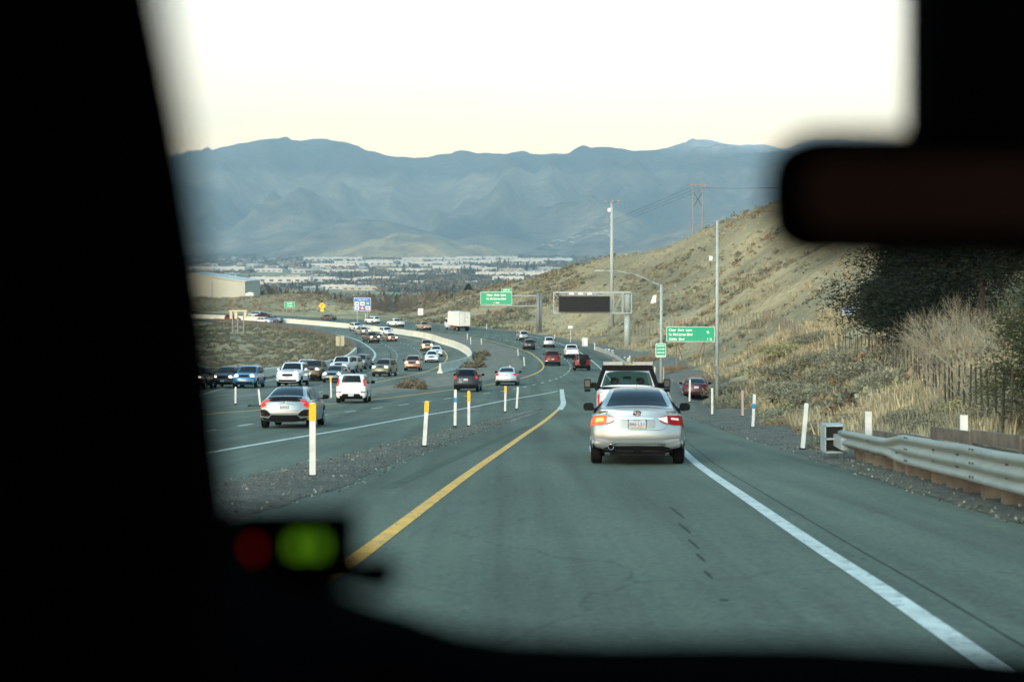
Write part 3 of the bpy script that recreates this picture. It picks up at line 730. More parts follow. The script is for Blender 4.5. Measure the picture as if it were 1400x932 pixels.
# --- the silver sedan straight ahead
def silver_sedan():
    Y = 29.2; th, s = car('sedan', 'sedan', 'silver sedan straight ahead with its left turn signal lit orange', 'car', onroad(871, Y), -4.8, P_SILV, 'vehicles driving away', notrim=True, plz=None,
        tails=[])
    # lamps: outer on the body, inner on the boot lid
    for sg in (-1, 1):
        o = s.strip([(sg * .66, .80, .955), (sg * .80, .785, .965), (sg * .93, .79, .975), (sg * 1.16, .80, .97)], 'tail', .012, 5, 6).build('tail_light', ALIT if sg < 0 else TRED, th, smooth=True)
        s.strip([(sg * .46, .880, .895), (sg * .55, .84, .925), (sg * .66, .80, .955)], 'tail', .013, 4, 5).build('tail_light', CLR, th, smooth=True)
        s.strip([(sg * .50, .835, .862), (sg * .60, .80, .822), (sg * .655, .795, .815)], 'tail', .016, 3, 4).build('tail_light_edge', TRED, o, smooth=True)
        s.strip([(sg * .50, .905, .915), (sg * .655, .942, .957)], 'tail', .016, 2, 4).build('tail_light_edge', TRED, o, smooth=True)
        if sg < 0: s.strip([(-.74, .855, .925), (-.90, .85, .93)], 'tail', .018, 3, 4).build('turn_bulb', AHOT, o, smooth=True)
        else: s.strip([(.74, .885, .925), (.9, .885, .93)], 'tail', .018, 3, 4).build('reversing_lens', CLR, o, smooth=True)
        s.strip([(sg * .56, .43, .455), (sg * .80, .42, .50), (sg * .9, .44, .47)], 'tail', .010, 3, 4).build('bumper_reflector', mat('dull_silver', (.22, .24, .24), .4), th, smooth=True)
    SEAM = mat('panel_gap', (.03, .035, .035), .7)
    for sg in (-1, 1):
        pts = [(.0, .665), (.50, .67), (.60, .70), (.665, .79)]; P = []
        for a, b in zip(pts, pts[1:]):
            for i in range(6): P.append([s.Q(s.Sz(lerp(a[1], b[1], i / 5) + k), sg * lerp(a[0], b[0], i / 5), .004) for k in (0, .008)])
        g = MB(); g.grid(P); g.build('boot_lid_seam', SEAM, th)
        g = MB(); g.grid([[s.Q(s.Sz(z), sg * (.695 + k), .004) for k in (0, .01)] for z in (.97, 1.0, 1.03, 1.06)]); g.build('boot_lid_seam', SEAM, th)
    SH = mat('silver_painted_shade', (.17, .20, .20), .4, metal=.4)  # darker copy of the silver, paints shade of plate recess and crease
    s.strip([(-.39, .725, .86), (-.33, .70, .885), (.33, .70, .885), (.39, .725, .86)], 'tail', .0055, 5, 6).build('plate_recess_shade', SH, th, smooth=True)
    s.strip([(-.36, .872, .892), (.36, .872, .892)], 'tail', .022, 2, 8).build('boot_handle', CHR, th, smooth=True)
    p = s.Q(s.Sz(.785), 0, .02); g = MB(); g.box((0, p[1], .785), (.32, .014, .165)); pl = g.build('license_plate', PLT, th)
    text_mesh('846·L51', .092, PTX, pl, (0, p[1] - .009, .75), align='CENTER', ext=.002, bold=.001)
    text_mesh('NEVADA', .035, PTX, pl, (0, p[1] - .009, .838), align='CENTER', ext=.002)
    g = MB(); g.box((0, p[1] - .008, .724), (.25, .004, .022)); g.build('plate_sticker', mat('ochre', (.4, .24, .05), .6), pl)
    g = MB(); g.box((0, p[1] + .004, .785), (.345, .012, .185)); g.build('plate_frame', BLK, pl)
    # emblem: a flattened ring with small stars
    p = s.Q(s.Sz(.985), 0, .012); g = MB(); n = 24
    for i in range(n):
        a, b = 2 * math.pi * i / n, 2 * math.pi * (i + 1) / n
        g.tube((.085 * math.cos(a), p[1], .985 + .048 * math.sin(a)), (.085 * math.cos(b), p[1], .985 + .048 * math.sin(b)), .008, n=6)
    for x, z, r in ((-.035, .012, .018), (.02, .018, .01), (.045, .002, .01), (.012, -.006, .01), (-.005, -.024, .01), (.035, -.02, .01)): g.tube((x, p[1] - .006, .985 + z), (x, p[1] + .004, .985 + z), r, n=6)
    eb = g.build('emblem', CHR, th); g = MB(); vs = [(.08 * math.cos(2 * math.pi * i / n), p[1] + .002, .985 + .044 * math.sin(2 * math.pi * i / n)) for i in range(n)]; g.add(vs, [tuple(range(n))]); g.build('emblem_field', mat('badge_blue', (.04, .05, .08), .8, spec=.1), eb)
    # painted shade of the bumper crease, lower valance, exhaust
    s.strip([(-.97, .505, .525), (0, .50, .52), (.97, .505, .525)], 'tail', .012, 2, 10).build('bumper_crease_shade', SH, th, smooth=True)
    s.strip([(-.62, .36, .405), (-.4, .41, .425), (.4, .41, .425), (.62, .36, .405)], 'tail', .008, 2, 8).build('bumper_trim', CHR, th, smooth=True)
    s.strip([(-.74, .285, .30), (-.55, .285, .37), (0, .285, .385), (.55, .285, .37), (.74, .285, .30)], 'tail', .009, 3, 8).build('rear_diffuser', BLK, th, smooth=True)
    g = MB(); g.lathe([(.045, .10), (.046, 0), (.052, -.005), (.055, .02), (.055, .12)], 'z', (0, 0, 0), 18)
    ex = g.build('exhaust_pipe', CHR, th, loc=(-.50, -2.34, .35)); ex.rotation_euler = (R(-90), 0, 0)
    g = MB(); g.tube((-.50, -2.335, .35), (-.50, -2.2, .35), .046, n=14); g.build('exhaust_hole', UND, th)
    g = MB(); g.box((0, -2.10, .25), (1.05, .3, .10)); g.box((0, -2.27, .28), (.14, .08, .05)); g.build('underbody', UND, th)
    # high brake light strip, antenna fin, boot spoiler lip
    g = MB(); g.prism([(-.02, 0), (.02, 0), (.006, .07), (-.006, .07)], -.06, .10); a = g.build('antenna', P_SILV, th, loc=(0, -.62, 1.46))
    s.patch(5.0, 5.35, -.62, .62, .012, 3, 12).build('boot_spoiler', P_SILV, th, smooth=True)
    # black frame around rear window
    s.patch(6.05, 6.15, -.82, .82, .008, 2, 12).build('window_gasket', BLK, th, smooth=True)
    # headrests seen through glass are too dark to tell
    return th
silver_sedan()
# --- white work pickup with rack behind the sedan
def work_truck():
    Y = 44.0
    CLEARG = bpy.data.materials.new('tinted_clear_glass'); CLEARG.use_nodes = True; n = CLEARG.node_tree; b = n.nodes['Principled BSDF']; b.inputs['Roughness'].default_value = .03; b.inputs['Base Color'].default_value = (.02, .03, .03, 1)
    tr = N(n, 'BsdfTransparent'); tr.inputs[0].default_value = (.62, .78, .74, 1); mx = N(n, 'MixShader'); mx.inputs[0].default_value = .25
    n.links.new(tr.outputs[0], mx.inputs[1]); n.links.new(b.outputs[0], mx.inputs[2]); n.links.new(mx.outputs[0], n.nodes['Material Output'].inputs[0])
    th, s = car('pickup', 'work_pickup', 'white work pickup with black headache rack just ahead of the silver sedan', 'pickup truck', onroad(858, Y + 2.6), -4.2, P_WHITE, 'vehicles driving away',
        over=dict(W=1.01, H=1.98, prof=[(y, z * 1.07 + .03) for y, z in T['pickup']['prof']], wt=[(a * 1.07 + .03, b) for a, b in T['pickup']['wt']], side=[(a, b * 1.07 + .03) for a, b in T['pickup']['side']]),
        skip=((8.15, 9.3, .86), (11.3, 13.0, .82)), norw=True, rear='lit', tails=[[(.90, .85, 1.22), (1.04, .85, 1.22)]], mirm=BLK)
    for c in list(th.children):
        if c.name.startswith('windshield'): c.data.materials[0] = CLEARG
    s.patch(8.15, 9.3, -.86, .86, .004, 6, 12).build('rear_window', CLEARG, th, smooth=True)
    # seats, headrests
    SEAT = mat('seat_cloth', (.05, .05, .05), .9)
    for x in (-.42, .42):
        g = MB(); g.box((x, .35, 1.15), (.5, .14, .62)); g.build('seat', SEAT, th)
        g = MB(); g.lathe([(.001, -.13), (.09, -.12), (.125, -.02), (.12, .08), (.07, .14), (.001, .15)], 'x', (x, .34, 1.60), 12); g.build('headrest', SEAT, th, smooth=True)
    g = MB(); g.box((0, 1.25, 1.28), (1.6, .3, .12)); g.tube((0, .9, 1.74), (0, .93, 1.76), .01); g.box((0, .86, 1.72), (.26, .03, .08)); g.build('inner_mirror', BLK, th)
    s.patch(9.42, 9.62, -.14, .14, .012, 2, 6).build('high_brake_light', TLIT, th)
    # headache rack: two leaning frames, top bars and two tubular lamps
    RK = mat('rack_black', (.008, .008, .008), .7, spec=.06); rk = MB(); y0 = -.98
    for sg in (-1, 1):
        rk.path([(sg * .97, y0, 1.36), (sg * .86, y0, 1.75), (sg * .74, y0, 2.06)], .06, 6)
        rk.path([(sg * .97, y0, 1.36), (sg * .99, y0 - .6, 1.36)], .05, 6)
    for sg in (-1, 1): rk.prism([(sg * 1.03, 1.36), (sg * .90, 1.36), (sg * .70, 1.93), (sg * .66, 2.06), (sg * .80, 2.06)], y0 - .04, y0 + .04)
    rk.box((0, y0, 1.985), (1.36, .07, .10))
    rk.box((0, y0, 2.075), (1.62, .09, .085)); rk.box((0, y0, 2.02), (1.55, .05, .03))
    rk.box((0, y0, 1.40), (1.9, .07, .06))
    r_ = rk.build('headache_rack', RK, th)
    for x in (-.46, .50):
        g = MB(); g.box((x, y0, 2.20), (.62, .22, .05)); g.box((x, y0 - .02, 2.145), (.58, .18, .04)); g.box((x - .29, y0, 2.18), (.03, .25, .12)); g.box((x + .29, y0, 2.18), (.03, .25, .12)); g.build('light_bar', mat('rack_grey', (.28, .30, .29), .4), r_)
    g = MB(); g.box((.02, y0 + .15, 2.17), (.5, .05, .03)); g.build('strap', mat('strap_yellow', (.4, .33, .05), .6), r_)
    # big towing mirrors
    for sg in (-1, 1):
        g = MB(); g.box((sg * 1.32, .72, 1.52), (.22, .10, .30)); g.box((sg * 1.32, .72, 1.30), (.20, .08, .10)); g.tube((sg * .9, .75, 1.50), (sg * 1.25, .72, 1.52), .03, n=6); g.tube((sg * .9, .75, 1.40), (sg * 1.25, .72, 1.40), .03, n=6)
        o = g.build('towing_mirror', BLK, th)
        g = MB(); g.box((sg * 1.32, .665, 1.53), (.17, .01, .22)); g.build('mirror_glass', mat('mirror_face', (.05, .06, .06), .15, spec=.2), o)
    pickup_bed(th, s, P_WHITE)
    return th
work_truck()
def taillamps_bar(s, th, xs): pass
# --- left through lanes, driving away
def civic():
    Y = 50.3
    th, s = car('fastback', 'hatchback', 'silver five-door hatchback with black rear bumper corners, left of the gravel wedge', 'car', onroad(402, Y, 0), 0, P_SILV, 'vehicles driving away', notrim=True, plz=None, rear='lit',
        tails=[[(.76, .80, .86), (.82, .76, .90), (.92, .74, .98), (1.04, .80, .99), (1.16, .90, .98)], [(.56, .965, .99), (.76, .94, 1.0), (.93, .93, .995)]])
    s.strip([(-.66, .945, 1.0), (-.5, .92, 1.025), (.5, .92, 1.025), (.66, .945, 1.0)], 'tail', .012, 3, 10).build('lower_rear_window', GLASS, th, smooth=True)
    s.patch(4.95, 5.6, -.76, .76, .02, 3, 12).build('spoiler', BLK, th, smooth=True)
    s.patch(8.0, 8.45, -.72, .72, .02, 3, 12).build('roof_spoiler', BLK, th, smooth=True)
    for sg in (-1, 1):
        s.strip([(sg * .54, .46, .48), (sg * .66, .40, .60), (sg * .80, .38, .66), (sg * 1.04, .38, .66)], 'tail', .009, 4, 6).build('bumper_corner', BLK, th, smooth=True)
        s.strip([(sg * .88, .44, .545), (sg * 1.0, .44, .55)], 'tail', .013, 3, 3).build('bumper_reflector', TRED, th, smooth=True)
    s.strip([(-.62, .24, .36), (-.5, .24, .46), (.5, .24, .46), (.62, .24, .36)], 'tail', .010, 4, 8).build('rear_diffuser', BLK, th, smooth=True)
    s.strip([(-.95, .23, .32), (.95, .23, .32)], 'tail', .007, 2, 8).build('bumper_trim', BLK, th, smooth=True)
    SEAM = mat('panel_gap', (.03, .035, .035), .7)
    g = MB()
    for sg in (-1, 1):
        for a, b in (((.0, .60), (.54, .605)), ((.54, .605), (.66, .74))):
            g.grid([[s.Q(s.Sz(lerp(a[1], b[1], i / 6) + k), sg * lerp(a[0], b[0], i / 6), .004) for k in (0, .012)] for i in range(7)])
        g.grid([[s.Q(s.Sz(lerp(.845, .80, i / 4) + k), sg * lerp(.0, .40, i / 4), .005) for k in (0, .015)] for i in range(5)])
    g.build('hatch_seam', SEAM, th)
    p = s.Q(s.Sz(.72), 0, .012); g = MB(); g.box((0, p[1], .72), (.31, .014, .155)); pl = g.build('license_plate', PLT, th)
    text_mesh('810Y53', .10, PTX, pl, (0, p[1] - .009, .685), align='CENTER', ext=.002)
    p = s.Q(s.Sz(.885), 0, .008); g = MB(); g.path([(-.05, p[1], .92), (-.04, p[1], .85), (.04, p[1], .85), (.05, p[1], .92)], .009, 6); g.tube((-.04, p[1], .885), (.04, p[1], .885), .008, n=6); g.build('emblem', CHR, th)
    g = MB(); g.tube((0, -.6, 1.42), (0, -.75, 1.50), .01, n=6); g.build('antenna', BLK, th)
    for sg in (-1, 1):                                # door seams and handles
        g = MB(); g.sidewin if False else None
        for y in (-.95, .0, .95):
            g.grid([[(sg * (s.W(y, z) + .004), y + k, z) for k in (0, .012)] for z in (.32, .5, .7, .9, .96)])
        g.build('door_seam', SEAM, th)
        for y in (-.72, .22): g = MB(); g.box((sg * (s.W(y, .86) + .012), y, .86), (.03, .18, .03)); g.build('door_handle', P_SILV, th)
civic()
def soul():
    Y = rdh(551.5) + 2.2
    th, s = car('boxhatch', 'hatchback', 'white boxy hatchback with tall red rear lamps, beside the dark median brush', 'car', onroad(484, Y), 1.5, P_WHITE, 'vehicles driving away', notrim=True, plz=None, rear='lit',
        tails=[[(.84, 1.0, 1.34), (.95, .96, 1.40), (1.05, .98, 1.40)]])
    s.strip([(-.62, .30, .44), (-.55, .29, .54), (.55, .29, .54), (.62, .30, .44)], 'tail', .010, 4, 8).build('bumper_trim', BLK, th, smooth=True)
    s.strip([(-.98, .28, .42), (.98, .28, .42)], 'tail', .006, 4, 8).build('bumper_trim', BLK, th, smooth=True)
    for sg in (-1, 1): s.strip([(sg * .64, .60, .67), (sg * .96, .60, .66)], 'tail', .010, 4, 5).build('bumper_reflector', TRED, th, smooth=True)
    p = s.Q(s.Sz(.48), 0, .02); g = MB(); g.box((0, p[1], .48), (.31, .014, .155)); g.build('license_plate', PLT, th)
    p = s.Q(s.Sz(.93), 0, .01); g = MB(); g.box((0, p[1], .93), (.12, .01, .07)); g.build('emblem', CHR, th)
    s.strip([(-.95, .69, .70), (.95, .69, .70)], 'tail', .006, 2, 8).build('hatch_seam', mat('panel_gap', (.03, .035, .035), .7), th)
    P = s.strip([(-.10, 1.16, 1.22), (.30, 1.16, 1.26)], 'tail', .012, 3, 5)
soul()
Gd = 'vehicles driving away'
def away(kind, px, py, rz, pm, label, cat='car', name=None, **kw):
    Y = rdh(py) + .35 * T[kind]['L']
    a = dict(lod=1); a.update(kw)
    return car(kind, name or dict(sedan='sedan', fastback='hatchback', boxhatch='hatchback', wagon='station_wagon', suv='suv', fullsuv='suv', pickup='pickup_truck')[kind], label, cat, onroad(px, Y, kw.pop('dz', 0) if 'dz' in kw else 0), rz, pm, Gd, **a)
STL = [[(.70, .86, 1.0), (.85, .84, 1.03), (1.08, .86, 1.05)]]
SUVT = [[(.80, .98, 1.16), (.93, .96, 1.2), (1.05, .98, 1.18)]]
away('wagon', 640, 535.5, -2.5, P_DARK, 'charcoal station wagon with roof rails, nearest dark car behind the delineator posts', lod=0, rails=True, rear='lit', tails=SUVT, plz=.88)
away('sedan', 694, 527, -3, P_LSIL, 'silver sedan between the short white posts, left of the white gore line', lod=0, rear='lit', tails=STL)
away('suv', 723, 478.5, 2, P_DARK, 'dark suv just inside the bend of the yellow line', rear='lit', tails=SUVT)
away('suv', 750, 475, 2, P_LSIL, 'grey suv with red lamps lit, right of the small dark suv', rear='lit', tails=SUVT)
th, s = away('suv', 714, 465.5, 10, P_SILV, 'pale silver suv farthest up the lane, behind the small dark suv', tails=SUVT)
PT_ = [[(.88, .82, 1.1), (1.04, .82, 1.1)]]
th, s = away('pickup', 755, 500, 0, P_RED, 'dark red pickup truck with silver bumper on the bend', 'pickup truck', tails=PT_, lod=0, trimm=CHR); pickup_bed(th, s, P_RED)
th, s = away('pickup', 781, 489.5, 1, P_WHITE, 'white pickup truck ahead of the red one, near the right edge line', 'pickup truck', rear='lit', tails=PT_); pickup_bed(th, s, P_WHITE)
th, s = away('pickup', 579, 452, 24, P_TAN, 'beige pickup truck left of the white box truck', 'pickup truck', tails=PT_); pickup_bed(th, s, P_TAN)
th, s = away('pickup', 541, 447, 34, P_WHITE, 'white pickup truck up on tall wheels, second left of the box truck', 'pickup truck', tails=PT_, lod=0); pickup_bed(th, s, P_WHITE)
away('suv', 509, 442.5, 40, P_WHITE, 'white suv below the blue services sign, driving away', tails=SUVT)
away('sedan', 449, 438, 48, P_BRN, 'brown car below the yellow warning sign', tails=STL)
away('suv', 350, 434.6, 62, P_LSIL, 'pale car beside a dark red one on the far bend', 'car', tails=STL)
away('sedan', 360, 435, 60, P_MAR, 'dark red car beside a pale one on the far bend', tails=STL)
# jeep-like open off-roader
def jeep():
    Y = rdh(506.5) + 1.4; th, s = car('suv', 'off_roader', 'red boxy off-roader with black soft top and spare wheel', 'car', onroad(795, Y), 1, P_RED, Gd, lod=1, rear='lit',
        over=dict(L=4.0, H=1.82, prof=[(-1.75, .5), (-1.82, .6), (-1.83, .75), (-1.82, .9), (-1.82, 1.05), (-1.8, 1.18), (-1.76, 1.5), (-1.72, 1.72), (-1.6, 1.8), (-.6, 1.82), (.35, 1.8), (.5, 1.55), (.62, 1.2), (1.1, 1.16), (1.7, 1.12), (1.85, .95), (1.9, .65), (1.82, .5)], wt=[(.2, .9), (.5, .95), (1.15, .95), (1.2, .86), (1.8, .80)], wh=(-1.2, 1.25), wr=.42, side=[(-1.6, 1.22), (.5, 1.2), (.35, 1.66), (-1.5, 1.66)]),
        tails=[[(.86, .85, 1.02), (.99, .85, 1.02)]], plz=None)
    s.patch(7.3, 10.3, -1.0, 1.0, .01, 8, 12).build('soft_top', BLK, th, smooth=True)
    s.patch(5.2, 7.3, -1.0, 1.0, .008, 8, 12).build('soft_top', BLK, th, smooth=True)
    g = MB(); g.lathe([(.14, -.10), (.36, -.11), (.40, -.06), (.40, .06), (.36, .11), (.14, .10)], 'z', (0, 0, 0), 24)
    g.lathe([(.001, .07), (.15, .07)], 'z', (0, 0, 0), 16)
    w = g.build('spare_wheel', TYRE, th, loc=(0, -1.95, 1.02)); w.rotation_euler = (R(90), 0, 0)
    g = MB(); g.box((0, -1.92, .56), (1.5, .16, .15)); g.build('bumper', BLK, th)
    for sg in (-1, 1):
        g = MB(); g.box((sg * .88, -1.2, .90), (.20, 1.0, .06)); g.build('fender_flare', BLK, th)
jeep()
# box truck
def box_truck():
    Y = rdh(452.5) + 3.2; X, Y, Z = onroad(626, Y); th = thing('box_truck', 'white box truck rounding the far bend, rear doors facing us', 'truck', (X, Y, Z), R(24), Gd)
    WB = mat('box_white', (.62, .65, .62), .5, var=.06, vscale=1.2)
    g = MB(); g.box((0, -.6, 2.55), (2.45, 6.6, 2.9)); b = g.build('cargo_box', WB, th)
    f = MB()
    for x in (-1.21, 1.21): f.box((x, -3.915, 2.55), (.07, .04, 2.94))
    f.box((0, -3.915, 3.99), (2.47, .04, .09)); f.box((0, -3.915, 1.12), (2.47, .04, .10)); f.build('door_frame', mat('frame_grey', (.35, .35, .33), .6), b)
    for x in (-.59, .59):
        d = MB(); d.box((x, -3.925, 2.56), (1.14, .03, 2.74)); dd = d.build('rear_door', WB, b)
        e = MB(); e.tube((x * .25, -3.95, 1.3), (x * .25, -3.95, 3.85), .02, n=6); e.box((x * .25, -3.96, 2.0), (.12, .03, .05)); e.build('door_bar', CHR, dd)
    g = MB(); g.lathe([(.001, 0), (.17, 0)], 'z', (0, 0, 0), 18); e = g.build('emblem', mat('emblem_ochre', (.5, .33, .08), .5), b, loc=(.55, -3.943, 2.95)); e.rotation_euler = (R(90), 0, 0)
    g = MB()
    for k in range(9): g.box((-1.1 + k * .26 if k < 9 else 0, -3.943, 3.62), (.12, .006, .16))
    g.build('faded_marks', mat('faded_grey', (.42, .44, .42), .6), b)
    g = MB(); 
    for k in range(9): g.box((-1.228, -3.3 + k * .34, 3.6), (.006, .18, .18))
    g.build('faded_marks', MATS['faded_grey'], b)
    c = MB(); c.box((0, 3.6, 1.55), (2.2, 1.5, 1.9)); c.box((0, 4.6, 1.2), (2.1, .9, 1.0)); cab = c.build('cab', P_WHITE, th)
    c = MB(); 
    for sg in (-1, 1): c.box((sg * 1.105, 3.75, 1.95), (.02, .95, .7))
    c.build('side_window', GLASS, cab)
    for sg in (-1, 1):
        c = MB(); c.box((sg * 1.35, 4.1, 2.0), (.12, .12, .5)); c.tube((sg * 1.0, 4.1, 2.1), (sg * 1.35, 4.1, 2.1), .02, n=6); c.build('mirror', BLK, cab)
    for y in (-2.6, 4.1):
        for sg in (-1, 1): wheel(th, sg * (1.0 if y < 0 else .95), y, .5, sg, w=.5 if y < 0 else .26, lod=1)
    g = MB(); g.box((0, .2, .85), (.9, 7.6, .22)); g.box((0, -3.75, .72), (2.3, .12, .14)); g.build('chassis', UND, th)
    g = MB(); g.box((-.95, .8, .72), (.5, 1.1, .5)); g.box((-1.0, -.9, .75), (.25, 1.0, .3)); g.build('side_tank', mat('rust_red', (.22, .06, .04), .7), th)
    for sg in (-1, 1): g = MB(); g.box((sg * .9, -3.83, .88), (.28, .04, .12)); g.build('tail_light', TRED, th)
box_truck()
# parked maroon car on the right verge
X, Y, Z = gnd(951, 99.5)
th, s = car('sedan', 'parked_sedan', 'dark maroon car parked on the gravel at the foot of the hill', 'car', (X, Y, Z + .06), -6, P_MAR, None, over=dict(H=1.5), plz=.86, tails=STL)
# --- oncoming
Go = 'oncoming vehicles'
def onc(kind, px, py, rz, pm, label, cat='car', name=None, **kw):
    Y = rdh(py) + .45 * T[kind]['L']
    a = dict(lod=1, front='warm'); a.update(kw)
    nm = name or dict(sedan='sedan', fastback='hatchback', boxhatch='hatchback', wagon='station_wagon', suv='suv', fullsuv='suv', pickup='pickup_truck')[kind]
    r = car(kind, nm, label, cat, onroad(px, Y), rz, pm, Go, **a)
    if kind == 'pickup': pickup_bed(*r, pm)
    return r
SM = BLK
onc('suv', 270, 533, 180, P_BLACK, 'black vehicle at the pillar edge with one amber lamp showing')
onc('wagon', 312, 530, 180, P_DARK, 'dark wagon half hidden beside the blue suv', lod=1)
onc('suv', 341, 530.5, 179, P_BLUE, 'blue suv with white headlights, left of the big white suv', front='white', lod=0, rails=True, railm=CHR)
onc('fullsuv', 401, 528.5, 178, P_WHITE, 'large white suv with dark grille in the oncoming lanes', lod=0, mirm=P_WHITE, grille=(.45, .82, 1.02), rails=True, railm=P_WHITE)
onc('pickup', 421, 519, 178, P_WHITE, 'white truck tucked behind the large white suv', 'pickup truck')
onc('pickup', 431, 521, 177, P_BRN, 'dark brown pickup truck right of the large white suv', 'pickup truck', over=dict(L=5.4))
onc('sedan', 460, 523, 176, P_GREY, 'grey-blue car just left of the boxy white hatchback', lod=0)
onc('pickup', 469, 512, 176, P_WHITE, 'white pickup truck behind the grey-blue car', 'pickup truck', front='off')
onc('suv', 481, 509, 175, P_TAN, 'tan suv between the white pickup and the grey suv', front='off')
onc('suv', 494, 505, 173, P_GREY, 'grey suv nearest the end of the curved white edge line', lod=0, oneside=1)
onc('suv', 526, 514.8, 172, P_OLIVE, 'olive-beige suv alone in the middle lane, one headlight bright', lod=0, rails=True, grille=(.3, .92, 1.1))
onc('suv', 565, 507, 180, P_ORNG, 'copper-orange suv with both headlights lit, nearest the yellow line', lod=0, over=dict(H=1.66))
onc('sedan', 590.5, 495.5, 182, P_WHITE, 'white sedan, front one of two white cars on the bend', lod=0, front='off')
onc('sedan', 596, 487.5, 184, P_WHITE, 'white sedan tucked behind another white sedan on the bend', front='off')
onc('suv', 583, 480, 188, P_GOLD, 'golden suv with glaring headlights behind the two white sedans')
onc('pickup', 507, 469, 202, P_BRN, 'dark brown pickup truck with both headlights lit in the far bend', 'pickup truck')
onc('sedan', 533, 467, 200, P_ORNG, 'copper sedan with headlights lit behind the curving dashes')
onc('suv', 528, 459.5, 203, P_WHITE, 'white suv just behind the copper sedan', front='off')
onc('sedan', 495.5, 457.5, 208, P_TAN, 'tan sedan with headlights lit, left in the far bend')
onc('suv', 487, 452.5, 208, P_PEARL, 'pearl-white suv last in the group of the far bend', front='off')
onc('pickup', 373, 442, 245, P_GREY, 'dark grey pickup truck on the far straight, behind a white car', 'pickup truck', front='off')
onc('sedan', 360, 442.5, 245, P_WHITE, 'white car leading the grey pickup on the far straight', front='off')
onc('suv', 318, 440, 235, P_RED, 'red vehicle with both headlights lit under the sign backs')
# ------------------------------------------------------------------ road furniture
PWH = mat('post_white', (.50, .53, .50), .55, var=.16, vscale=3); PYE = mat('reflector_yellow', (.75, .38, .01), .45); PBL = mat('reflector_blue', (.02, .20, .42), .4)
PPK = mat('faded_pink', (.38, .28, .23), .6); GALV = mat('galvanised', (.27, .33, .32), .6, metal=.1, var=.12, vscale=3); GALD = mat('galvanised_dark', (.16, .18, .18), .6, metal=.3)
WOOD = mat('weathered_wood', (.105, .09, .065), .9, var=.35, vscale=4, bump=.5, bscale=15); WOOD2 = mat('grey_wood', (.14, .125, .09), .9, var=.3, vscale=5)
CONC = mat('concrete', (.30, .32, .27), .9, var=.14, vscale=.7, bump=.3, bscale=12); SGN = mat('sign_green', (.006, .30, .16), .5); SWH = mat('sign_white', (.75, .80, .76), .5)
SBK = mat('sign_back', (.33, .32, .22), .7, var=.08); SBL = mat('sign_blue', (.02, .16, .42), .45); SYE = mat('sign_yellow', (.95, .46, .01), .45); BKP = mat('panel_black', (.008, .009, .009), .7, spec=.2)
def post(px, yt, yb, label, lean=0., cap=None, band=None, w_=.095, Y=None, m=PWH, g='delineator posts', hgt=None):
    if Y is None: X, Y = at(px, yb); Z = zr(Y)
    else: X, Y, Z = gnd(px, Y)
    Z += .02
    h = hgt or (yb - yt) / F * Y; th = thing('delineator_post', label, 'marker post', (X, Y, Z), 0, g); th.rotation_euler = (0, R(lean), 0)
    b = MB(); b.prism([(-w_ / 2, .03), (w_ / 2, .03), (w_ / 2, h - .02), (w_ / 2 - .02, h), (-w_ / 2 + .02, h), (-w_ / 2, h - .02)], -.02, .02)
    b.build('flexible_post', m, th); b = MB(); b.box((0, 0, .02), (.13, .13, .05)); b.build('base', BLK, th)
    if cap: b = MB(); b.box((0, 0, h - cap[1] / 2 - .01), (w_ + .012, .055, cap[1])); b.build('reflective_band', cap[0], th)
    if band: b = MB(); b.box((0, 0, h * band[1]), (w_ + .010, .055, band[2])); b.build('reflective_band', band[0], th)
post(427.5, 552, 654, 'tallest white post with orange-yellow top, in front of the silver hatchback', 0, (PYE, .28), w_=.10)
post(580, 549, 612, 'yellow-topped white post leaning right, alone at the gravel edge', 3.5, (PYE, .26))
post(622, 533, 584, 'white post with a blue patch halfway up', .8, None, (PBL, .72, .16))
post(641, 535, 583.5, 'yellow-topped white post right of the blue-patched one', 0, (PYE, .36))
post(690.5, 528, 564, 'yellow-topped white post below the silver sedan', 1, (PYE, .30))
post(706, 529, 560, 'plain white post leaning right, at the tip of the gravel wedge', 4)
post(322, 529, 553, 'plain white post below the blue suv, left of a leaning one', .5)
post(356, 532, 555, 'white post leaning left, below the wheels of the blue suv', -6)
post(453, 514, 545, 'yellow-topped post between the large white suv and the boxy hatchback', -2, (PYE, .35))
for px, a, b, l in ((639, 456, 465, 'leftmost'), (643.5, 461, 472, 'second'), (658, 463, 472, 'third')): post(px, a, b, f'{l} of three tiny white posts past the concrete barrier', 0, w_=.12)
post(708.5, 477, 487, 'small white post left of the yellow bend, upper one', -4, w_=.12); post(717, 488, 501, 'small white post left of the yellow bend, lower one', -4, w_=.12)
post(697, 498, 507, 'short white post right behind the silver sedan', 0, w_=.12, Y=155)
post(665.5, 443, 452, 'small white post on the verge right of the box truck', 0, Y=303, w_=.14); post(500, 430, 438, 'small white post on the far verge left of the white suv', 0, Y=372, w_=.14)
post(758, 452, 458, 'tiny white post on the verge above the grey suv', 0, Y=262, w_=.15); post(813, 467, 477, 'white post where the low retaining wall begins', 0, Y=222, w_=.14)
post(861, 481, 492, 'small white post behind the low retaining wall', 0, Y=172, w_=.14); post(864, 466, 475, 'thin tan post beside the gantry column', 0, Y=205, w_=.12, m=PPK)
post(942.5, 526, 557, 'white post in front of the parked maroon car', 1.5, Y=83); post(973.5, 534, 571, 'white post right of the parked maroon car', 0, Y=64)
post(895, 506, 520, 'short white post above the pickup rack', 1, Y=132); post(907, 503, 524, 'tan post just right of the pickup rack', 0, Y=120, m=PPK)
post(1015, 532, 568, 'faded pinkish post between the light mast and the blue-banded post', 0, Y=62, m=PPK); post(1029, 542, 588, 'white post with a blue band, leaning right on the right verge', 3, None, (PBL, .65, .17), Y=48)
post(1097, 555, 619, 'white post leaning right, just before the guardrail end', 5, Y=33.0)
